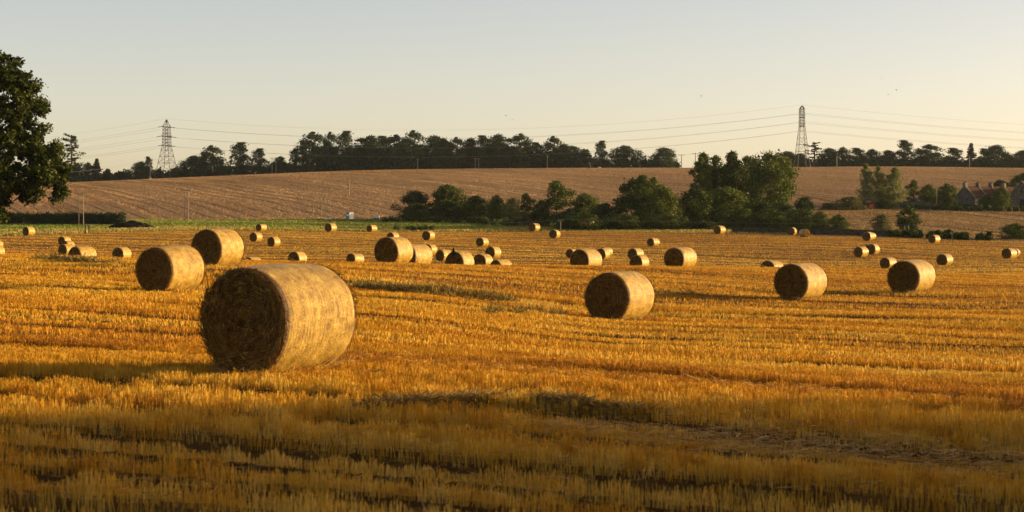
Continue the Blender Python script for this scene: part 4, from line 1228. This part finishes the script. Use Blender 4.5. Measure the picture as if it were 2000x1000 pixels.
# ------------------------------------------------------------------ wooden poles
def pole(px, d, ytop, label, arm=1.6, twin=0.0, r=.11, mat='timber', group='telegraph poles', rz=0.0, name='telegraph_pole'):
    x = wx(px, d); zb = h(x, d)-.2; Ht = wz(ytop, d)-zb
    rt = thing(name, (x, d, zb), label, 'pole', group, rz)
    for q in ((-twin/2, twin/2) if twin else (0,)):
        MB().tube([(q, 0, 0), (q, 0, Ht)], [r, r*.75], 8).build('post', M[mat], rt)
    if arm:
        a = arm/2+twin/2
        o = MB().box(-a, a, -r*.7-.06, -r*.7+.03, Ht-.32, Ht-.18).build('cross_arm', M[mat], rt)
        for q in (-a*.92, 0 if not twin else a*.3, a*.92):
            MB().tube([(q, -r*.7, Ht-.18), (q, -r*.7, Ht+.10)], .055, 6).build('insulator', M['porcelain'], o)
    return Vector((x, d-.1, zb+Ht))
pole(158.5, 395, 375, 'twin pole behind the dark hedge at left, below the ridge', 1.2, .9, .10)
pole(364.5, 438, 370, 'twin pole standing on the brown hillside foot, left of centre', 1.2, .75, .10)
pA = pole(45, 700, 340, 'single pole half hidden behind the big oak', 4.0, 0, .16)
pB = pole(294, 902, 312, 'pole touching the dark round tree left of the left pylon', 2.4, 0, .2)
pole(535.5, 905, 308, 'twin pole between the airy birch and the long wood', 2.0, 1.8, .18)
pole(681.5, 560, 349, 'tall pole with crossarm halfway up the hillside', 1.5, 0, .17)
pole(816, 903, 310, 'pole in front of the long wood, left part', 1.6, 0, .22)
pole(931.5, 903, 309, 'twin pole in front of the long wood\'s middle', 1.4, 1.6, .16)
pole(1069, 903, 304, 'pole in front of the long wood, right part', 1.6, 0, .22)
pC = pole(1331, 903, 302, 'left one of two poles standing against the sky', 2.8, 0, .2)
pD = pole(1358, 760, 299, 'right one of two poles, close to the tall tree group', 2.6, 0, .17)
pole(1219, 640, 347, 'thin dark pole behind the big dome tree', .9, 0, .12, 'dark_timber')
pole(1634, 903, 304, 'pale slightly leaning pole on the right ridge', .0, 0, .22)
pole(1893, 903, 306, 'pole before the ridge trees above the cottages', .0, 0, .2)
pole(1829, 505, 362, 'pole in the garden left of the cottage gable', .0, 0, .1)
pE = pole(1095, 366, 428.5, 'T-shaped telegraph pole at the field edge before the hedge line', 1.0, 0, .075)
pF = pole(1771, 343, 440, 'pair of white posts before the small leafy tree', 0, .66, .055, 'grey_metal', 'telegraph poles')
g = 'thin lamp posts at the foot of the hill'
for px, yt, q in ((404,404,'short lamp post right of the hillside twin pole'), (545,399,'first thin lamp post left of the teal box'), (566,402,'second thin lamp post from the left below the brown hill'), (588,406,'shortest thin lamp post below the brown hill'), (612,388,'lamp post left of the two tall ones by the white cabinet'), (628,380,'tall lamp post beside the white cabinet, left one'), (645,381,'tall lamp post just right of the white cabinet'), (742,404,'dark short post beside the low white trailer')):
    d = 452; x = wx(px, d); zb = h(x, d)-.1; Ht = wz(yt, d)-zb
    rt = thing('lamp_post', (x, d, zb), q, 'lamp post', g)
    MB().tube([(0,0,0),(0,0,Ht)], [.05,.035], 6).build('post', M['grey_metal'], rt)
    MB().box(-.06, .42, -.07, .07, Ht-.02, Ht+.07).build('lamp_head', M['grey_metal'], rt)
def wire(A_, B_, sag, label, r=.02):
    pts = []
    for k in range(21):
        t = k/20; p = A_.lerp(B_, t); p.z -= sag*4*t*(1-t); pts.append(p)
    mb = MB(); mb.tube(pts, r, 4); tag(mb.build('overhead_wire', M['wire']), label, 'wire', 'thin overhead wires')
wire(pE, Vector((wx(2300, 335), 335, wz(441, 335))), .35, 'thin wire running right from the T-shaped pole past the white posts', .022)
wire(Vector((wx(950, 405), 405, wz(434.5, 405))), pE, .25, 'thin wire running left from the T-shaped pole into the hedge', .022)
wire(pC, pD, .4, 'wire between the two poles standing against the sky', .03)
wire(Vector((wx(1120, 905), 905, wz(306, 905))), pC, 1.2, 'wire from the wood to the pole against the sky', .03)
wire(pA, pB, 1.5, 'wire from the pole behind the oak to the pole by the left pylon', .03)
wire(pB, Vector((wx(560, 905), 905, wz(314, 905))), .6, 'pale wire crossing the clump right of the left pylon', .03)

# ------------------------------------------------------------------ far boxes, sign frame, heap, wall
def at(px, d): x = wx(px, d); return (x, d, h(x, d))
d = 449.0; x, y, z = at(683.5, d)
rt = thing('kiosk', (x, y, z-.05), 'small box cabin, teal on one side and white on the other', 'cabin', None, math.radians(42))
MB().box(-.62,.62,-.62,.62,0,1.62).build('wall', M['white_paint'], rt)
MB().box(-.66,.66,-.66,.66,1.62,1.72).build('roof', M['grey_metal'], rt)
MB().box(-.645,-.622,-.60,.60,.06,1.58).build('side_panel', M['teal_paint'], rt)
MB().box(-.25,.25,-.645,-.622,.05,1.35).build('door', M['white_paint'], rt)
MB().box(-.665,-.647,-.42,.42,.85,1.25).build('notice_panel', M['white_paint'], rt)
x, y, z = at(643.5, d)
rt = thing('cabinet', (x, y, z-.05), 'tiny white cabinet at the foot of a lamp post', 'cabinet')
MB().box(-.3,.3,-.25,.25,0,.58).build('body', M['white_paint'], rt); MB().box(-.34,.34,-.29,.29,.58,.66).build('lid', M['grey_metal'], rt)
x, y, z = at(735.5, d)
rt = thing('trailer', (x, y, z), 'low white trailer left of the dark hedge trees', 'trailer')
MB().box(-.6,.6,-.6,.6,.22,.75).build('body', M['white_paint'], rt)
for q in (-.3, .35): MB().tube([(q,-.7,.2),(q,-.62,.2)], .2, 12).build('wheel', M['dark_timber'], rt)
MB().box(-1.0,-.6,-.05,.05,.28,.36).build('drawbar', M['grey_metal'], rt)
d = 333.0; x, y, z = at(170, d)
rt = thing('timber_frame', (x, y, z-.1), 'flat-topped dark frame on two black posts at the meadow edge', 'frame')
for q in (-.28, .32): MB().box(q-.075,q+.075,-.075,.075,0,1.45).build('post', M['dark_timber'], rt)
MB().box(-.85,.75,-.35,.35,1.45,1.56).build('top_board', M['grey_metal'], rt)

def heap(px, d, wpx, hpx, label):
    r = np.random.default_rng(int(px)); x, y, z = at(px, d); W = wpx/F*d; Hh = hpx/F*d
    n = 70; gx, gy = np.meshgrid(np.linspace(-1, 1, n), np.linspace(-1, 1, 24))
    e = np.clip(1-gx**2-gy**2, 0, 1)**.7*(1-.35*np.abs(gx-.05*np.sign(gx)))
    zz = Hh*e*(.75+.5*noise2(gx*7+9, gy*4+3))+.22*(noise2(gx*25, gy*12+8)-.5)*(e > 0)
    X = x+gx*W/2; Y = y+gy*1.8
    V = np.stack([X.ravel(), Y.ravel(), (H(X.ravel(), Y.ravel())-.06+zz.ravel())], -1)
    a = (np.arange(23)[:, None]*n+np.arange(n-1)[None, :]).ravel()
    return tag(link_mesh('dark_mound', np_mesh('dark_mound', V, np.stack([a, a+1, a+n+1, a+n], -1)), plain_mat("black_mound", (.018,.015,.012), .95, .05, 0, .6, 5)), label, 'heap')  # low lumpy mound in one near-black colour
heap(256, 366, 104, 14, 'long low black heap lying on the green meadow at left')

def stone_mat(name, lo, hi, sc):
    m, n, l = new_mat(name)
    c = coords(n, l, 'Object', (1,1,1))
    v = n.new("ShaderNodeTexVoronoi"); v.inputs['Scale'].default_value = sc; l.new(c, v.inputs['Vector'])
    f = math_node(n, l, 'ADD', math_node(n, l, 'MULTIPLY', v.outputs['Color'], .6), math_node(n, l, 'MULTIPLY', noise_node(n, l, c, sc*2, 4), .4))
    r = ramp(n, [(.25, lo), (.75, hi)]); l.new(f, r.inputs[0])
    finish(n, l, r.outputs[0], .9, .1, bump=v.outputs['Distance'], bump_d=.04)
    return m
M['stone'] = stone_mat("field_stone", (.028,.022,.016), (.085,.070,.050), 2.6)
M['house_stone'] = stone_mat("cottage_stone", (.06,.055,.048), (.14,.125,.10), 2.2)
def wall_along(name, pts, hh, th, label, mat='stone'):
    mb = MB(); r = random.Random(3)
    P2 = [(wx(px, d), d) for px, d in pts]
    out = []
    for i in range(len(P2)-1):
        L = math.dist(P2[i], P2[i+1]); n = max(1, int(L/1.2))
        for k in range(n): out.append(tuple(np.array(P2[i])+(np.array(P2[i+1])-np.array(P2[i]))*k/n))
    out.append(P2[-1])
    vs, fs = [], []
    for i, (x, y) in enumerate(out):
        zb = h(x, y); t = zb+hh+r.uniform(-.09, .09)
        for yy, zz in ((-th/2, zb-.3), (-th/2*.75, t), (th/2*.75, t), (th/2, zb-.3)): vs.append((x, y+yy, zz))
        if i:
            for k in range(3): fs.append(((i-1)*4+k, i*4+k, i*4+k+1, (i-1)*4+k+1))
    fs += [(0,1,2,3), tuple((len(out)-1)*4+k for k in (3,2,1,0))]
    mb.add(vs, fs)
    return tag(mb.build(name, M[mat]), label, 'wall')
wall_along('stone_wall', [(1430, 358), (1500, 355), (1560, 351), (1650, 347), (1742, 344)], 1.05, .5, 'dark dry-stone wall along the field behind the pair of bales')
wall_along('garden_wall', [(1758, 503), (1790, 502), (1816, 501)], 1.7, .5, 'long grey garden wall below the pale poplars', 'house_stone')
wall_along('garden_wall', [(1862, 500), (1900, 497), (1945, 495), (1972, 494)], 1.25, .4, 'low brown garden wall in front of the cottage gable', 'stone')
x, y, z = at(1818, 499)
rt = thing('gate_pillar', (x, y, z-.1), 'sunlit stone gate pillar right of the grey garden wall', 'pillar')
MB().box(-.28,.28,-.28,.28,0,1.55).build('shaft', M['house_stone'], rt); MB().box(-.36,.36,-.36,.36,1.55,1.70).build('cap', M['house_stone'], rt)

# ------------------------------------------------------------------ cottages, barn, shed
M['pantile'] = plain_mat("red_pantiles", (.06,.024,.013), .85, .15, 0, .35, 4)
M['harl'] = plain_mat("cream_render", (.20,.165,.11), .85, .1, 0, .1, 1.5)
M['dark_glass'] = plain_mat("window_glass", (.03,.035,.04), .15, .5, 0, .1, 1)
M['red_paint'] = plain_mat("dark_red_boards", (.13,.025,.018), .6, .3, 0, .2, 2)
M['sunlit_orange'] = plain_mat("painted_sunlight", (.62,.12,.04), .5, .4, 0, .1, 2)  # sunlight on the shed's end, put into the colour
def gable_mesh(x0, x1, w, eave, ridge):
    mb = MB()
    vs = [(x0,-w/2,0),(x0,w/2,0),(x0,w/2,eave),(x0,0,ridge),(x0,-w/2,eave),(x1,-w/2,0),(x1,w/2,0),(x1,w/2,eave),(x1,0,ridge),(x1,-w/2,eave)]
    return mb.add(vs, [(0,4,3,2,1),(5,6,7,8,9),(0,5,9,4),(1,2,7,6),(4,9,8,3),(3,8,7,2)])
def roof_slabs(mb, x0, x1, w, eave, ridge, over=.18, th=.14):
    sl = (ridge-eave)/(w/2)
    for s_ in (-1, 1):
        e = (s_*(w/2+over), eave-sl*over)
        vs = []
        for x_ in (x0, x1):
            vs += [(x_, e[0], e[1]+.03), (x_, 0, ridge+.03), (x_, 0, ridge+.03+th), (x_, e[0], e[1]+.03+th)]
        mb.add(vs, [(0,1,2,3),(7,6,5,4),(0,4,5,1),(1,5,6,2),(2,6,7,3),(3,7,4,0)])
    return mb
d = 512.0; xg, yg, zg = at(1884, d)
ang = math.radians(33)
rt = thing('cottage_row', (xg, yg, zg-.3), 'row of low stone cottages with red pantiled roofs and chimneys', 'cottages', None, ang)
W_, EV, RG, LU = 7.0, 2.7, 5.5, 4.7
gable_mesh(0, 4*LU, W_, EV, RG).build('wall', M['house_stone'], rt)
for k in range(4):
    rf = roof_slabs(MB(), k*LU+.22, (k+1)*LU-.14, W_, EV, RG).build('roof', M['pantile'], rt)
for k in range(5):
    xx = k*LU
    par = roof_slabs(MB(), xx-.12, xx+.20, W_, EV, RG+.10, .1, .26).build('gable_coping', M['harl'], rt)
    ch = MB().box(xx-.28, xx+.38, -.55, .55, RG-.3, RG+1.0).build('chimney', M['harl'] if k in (0, 3) else M['house_stone'], rt)
    for q in (-.3, .3): MB().tube([(xx+.05, q, RG+1.0), (xx+.05, q, RG+1.38)], .13, 8).build('chimney_pot', M['pantile'], ch)
MB().box(.02, 4*LU-.02, -W_/2-.03, -W_/2+.01, 0, EV-.05).build('front_wall', M['harl'], rt)
for k in range(4):
    o = MB().box(k*LU+1.2, k*LU+2.1, -W_/2-.07, -W_/2-.032, 0, 2.0).build('door', M['dark_timber'], rt)
    for q in (.35, 2.9):
        o = MB().box(k*LU+q, k*LU+q+.75, -W_/2-.06, -W_/2-.032, .9, 2.0).build('window', M['white_paint'], rt)
        MB().box(k*LU+q+.06, k*LU+q+.69, -W_/2-.075, -W_/2-.062, .96, 1.94).build('pane', M['dark_glass'], o)
d = 508.0; xg, yg, zg = at(1990, d)
rt = thing('barn', (xg+.6, yg, zg-.3), 'grey stone barn gable with a wide dark doorway at the right edge', 'barn', None, math.radians(62))
gable_mesh(0, 12, 7.4, 3.0, 7.0).build('wall', M['house_stone'], rt)
roof_slabs(MB(), .15, 12, 7.4, 3.0, 7.0).build('roof', M['pantile'], rt)
roof_slabs(MB(), -.12, .12, 7.4, 3.0, 7.08, .1, .2).build('gable_coping', M['harl'], rt)
MB().box(-.05, -.01, -2.6, .4, .1, 2.5).build('doorway', M['dark_timber'], rt)  # flat dark panel: the shade inside the open doorway, put in as colour
o = MB().box(-.05, -.01, -.25, .25, 4.2, 4.9).build('window', M['dark_timber'], rt)
d = 497.0; xg, yg, zg = at(1697, d)
rt = thing('shed', (xg, yg, zg-.05), 'small dark red shed with an orange sunlit end by the poplars', 'shed', None, math.radians(-20))
MB().box(-2.0,1.0,-.8,.8,0,1.25).build('wall', M['red_paint'], rt)
MB().add([(-2.1,-.95,1.22),(1.05,-.95,1.22),(1.05,.95,1.5),(-2.1,.95,1.5),(-2.1,-.95,1.30),(1.05,-.95,1.30),(1.05,.95,1.58),(-2.1,.95,1.58)], [(0,3,2,1),(4,5,6,7),(0,1,5,4),(1,2,6,5),(2,3,7,6),(3,0,4,7)]).build('roof', M['dark_timber'], rt)
MB().box(1.0,1.06,-.78,.78,.05,1.2).build('sunlit_end', M['sunlit_orange'], rt)  # thin slab over the end wall for the painted sunlight
MB().box(.25,.98,-.84,-.802,.15,1.15).build('sunlit_front', M['sunlit_orange'], rt)  # same painted sunlight on the front corner

# ------------------------------------------------------------------ animals: a cow at the hedge and birds
def skin_body(name, verts, edges, rad, mat, parent, sub=2):
    me = bpy.data.meshes.new(name); me.from_pydata(verts, edges, []); me.update()
    o = link_mesh(name, me, mat, parent)
    md = o.modifiers.new('skin', 'SKIN')
    for i, r_ in enumerate(rad):
        me.skin_vertices[0].data[i].radius = r_ if hasattr(r_, '__len__') else (r_, r_)
    me.skin_vertices[0].data[0].use_root = True
    if sub:
        s_ = o.modifiers.new('sub', 'SUBSURF'); s_.levels = sub; s_.render_levels = sub
    return o
def cow_mat():
    m, n, l = new_mat("cow_hide")
    tc = n.new("ShaderNodeTexCoord"); sp = n.new("ShaderNodeSeparateXYZ"); l.new(tc.outputs['Object'], sp.inputs[0])
    f = math_node(n, l, 'ADD', sp.outputs[0], math_node(n, l, 'MULTIPLY', noise_node(n, l, tc.outputs['Object'], 3., 3), .4))
    r = ramp(n, [(0.0, (.17,.09,.04)), (.93, (.17,.09,.04)), (.96, (.7,.66,.58))])
    mr = n.new("ShaderNodeMapRange"); l.new(f, mr.inputs[0]); mr.inputs[1].default_value = -1.0; mr.inputs[2].default_value = 1.12
    l.new(mr.outputs[0], r.inputs[0]); finish(n, l, r.outputs[0], .8, .2)
    return m
d = 371.0; x, y, z = at(1143, d)
rt = thing('cow', (x, y-2.5, h(x, y-2.5)+.35), 'brown cow with white head half hidden in the dark hedge scrub', 'cow', None, 0)
cv = [(-.85,0,1.15),(-.3,0,1.12),(.3,0,1.12),(.75,0,1.22),(1.05,0,1.32),(1.32,0,1.30),(1.52,0,1.12),
      (-.85,.2,.95),(-.95,.21,.50),(-.88,.21,.04),(-.85,-.2,.95),(-.95,-.21,.50),(-.80,-.21,.04),
      (.66,.2,.85),(.68,.2,.45),(.66,.2,.04),(.66,-.2,.85),(.70,-.2,.45),(.72,-.2,.04),
      (-1.02,0,1.15),(-1.10,0,.55),(1.28,.2,1.42),(1.28,-.2,1.42)]
ce = [(0,1),(1,2),(2,3),(3,4),(4,5),(5,6),(0,7),(7,8),(8,9),(0,10),(10,11),(11,12),(3,13),(13,14),(14,15),(3,16),(16,17),(17,18),(0,19),(19,20),(5,21),(5,22)]
cr = [(.28,.30),(.33,.36),(.34,.36),(.27,.32),(.19,.22),(.15,.17),(.09,.10),.15,.08,.06,.15,.08,.06,.13,.07,.06,.13,.07,.06,.05,.03,.05,.05]
skin_body('body', cv, ce, cr, cow_mat(), rt, 1)

def bird_mesh(flying, k):
    """a small crow-like bird, body along +X"""
    mb = MB()
    mb.tube([(-.22,0,.0),(-.10,0,.0),(.02,0,.02),(.12,0,.06),(.17,0,.10),(.22,0,.11),(.29,0,.10)], [.02,.06,.085,.075,.05,.048,.006], 8)
    mb.add([(-.18,-.03,.0),(-.18,.03,.0),(-.38,.06,-.02),(-.38,-.06,-.02),(-.18,-.03,.02),(-.18,.03,.02),(-.38,.06,-.01),(-.38,-.06,-.01)], [(0,3,2,1),(4,5,6,7),(0,1,5,4),(1,2,6,5),(2,3,7,6),(3,0,4,7)])
    for s_ in (-1, 1):
        if flying:
            a = [(.10,s_*.05,.05),(.12,s_*.28,.05+.12*k),(.02,s_*.52,.05+.05*k),(-.10,s_*.50,.04+.05*k),(-.10,s_*.26,.03+.12*k),(-.10,s_*.05,.03)]
        else:
            a = [(.10,s_*.075,.06),(.05,s_*.095,.03),(-.15,s_*.06,-.02),(-.30,s_*.03,-.03),(-.16,s_*.05,.05),(.02,s_*.075,.09)]
            mb.tube([(0,s_*.035,-.05),(.01,s_*.04,-.17)], .012, 5); mb.tube([(-.02,s_*.04,-.17),(.06,s_*.04,-.17)], .01, 5)
        n = len(a); b = [(x_, y_, z_+.012) for x_, y_, z_ in a]
        mb.add(a+b, [tuple(range(n)), tuple(range(2*n-1, n-1, -1))]+[(i, (i+1) % n, n+(i+1) % n, n+i) for i in range(n)])
    me = bpy.data.meshes.new('bird'); me.from_pydata(mb.v, [], mb.f); me.update(); return me
perch = bird_mesh(False, 0)
fly = [bird_mesh(True, k) for k in (1.6, -.6, .7)]
def perched(px, ytop, d, label, rz, s_=1.15, tilt=.75):
    zt = wz(ytop, d)
    o = link_mesh('crow', perch, M['black_feather']); o.location = (wx(px, d), d, zt-.27*s_); o.rotation_euler = (0, -tilt*.9, rz); o.scale = (s_,)*3
    return tag(o, label, 'bird', 'crows perched on bales')
perched(886, 484, 126.6, 'black crow standing upright on a bale in the central line', .5, .9, 1.25)
perched(1693.5, 477, 252, 'crow at the edge of a small bale on the right slope', 2.2, 1.25)
perched(1968, 483.5, 249, 'crow on the far-right bale', .8, 1.15)
for i, (px, py, lb) in enumerate(((1369,188,'pale bird flying alone in the middle of the sky'), (1721,154,'highest of the birds in the sky, above the right-hand ridge'), (1734,185,'lower left bird of the two close together in the right-hand sky'), (1750,176.5,'right bird of the two close together in the right-hand sky'), (988,226,'left bird of the pair flying over the long wood'), (1001,234.5,'right bird of the pair flying over the long wood'))):
    d = 420.0
    o = link_mesh('bird', fly[i % 3], M['grey_feather']); o.location = (wx(px, d), d, wz(py, d)); o.rotation_euler = (.3, 0, .6+i*.9); o.scale = (.6,)*3
    tag(o, lb, 'bird', 'birds in the sky')

# ------------------------------------------------------------------ evening air between the camera and the ridge
def haze():
    me = MB().box(-2700, 2700, -140, 1640, -45, 90)
    m = bpy.data.materials.new("evening_haze"); m.use_nodes = True
    n, l = m.node_tree.nodes, m.node_tree.links; n.clear()
    v = n.new("ShaderNodeVolumePrincipled"); v.inputs['Color'].default_value = (.78,.85,.90,1)
    v.inputs['Density'].default_value = HAZE; v.inputs['Anisotropy'].default_value = .3
    o = n.new("ShaderNodeOutputMaterial"); l.new(v.outputs[0], o.inputs['Volume'])
    ob = me.build('haze', m); ob.display_type = 'WIRE'
    return tag(ob, 'thin pale evening haze over the fields', 'haze', None, 'stuff')
HAZE = 3.2e-5
haze()
S.cycles.volume_bounces = 0
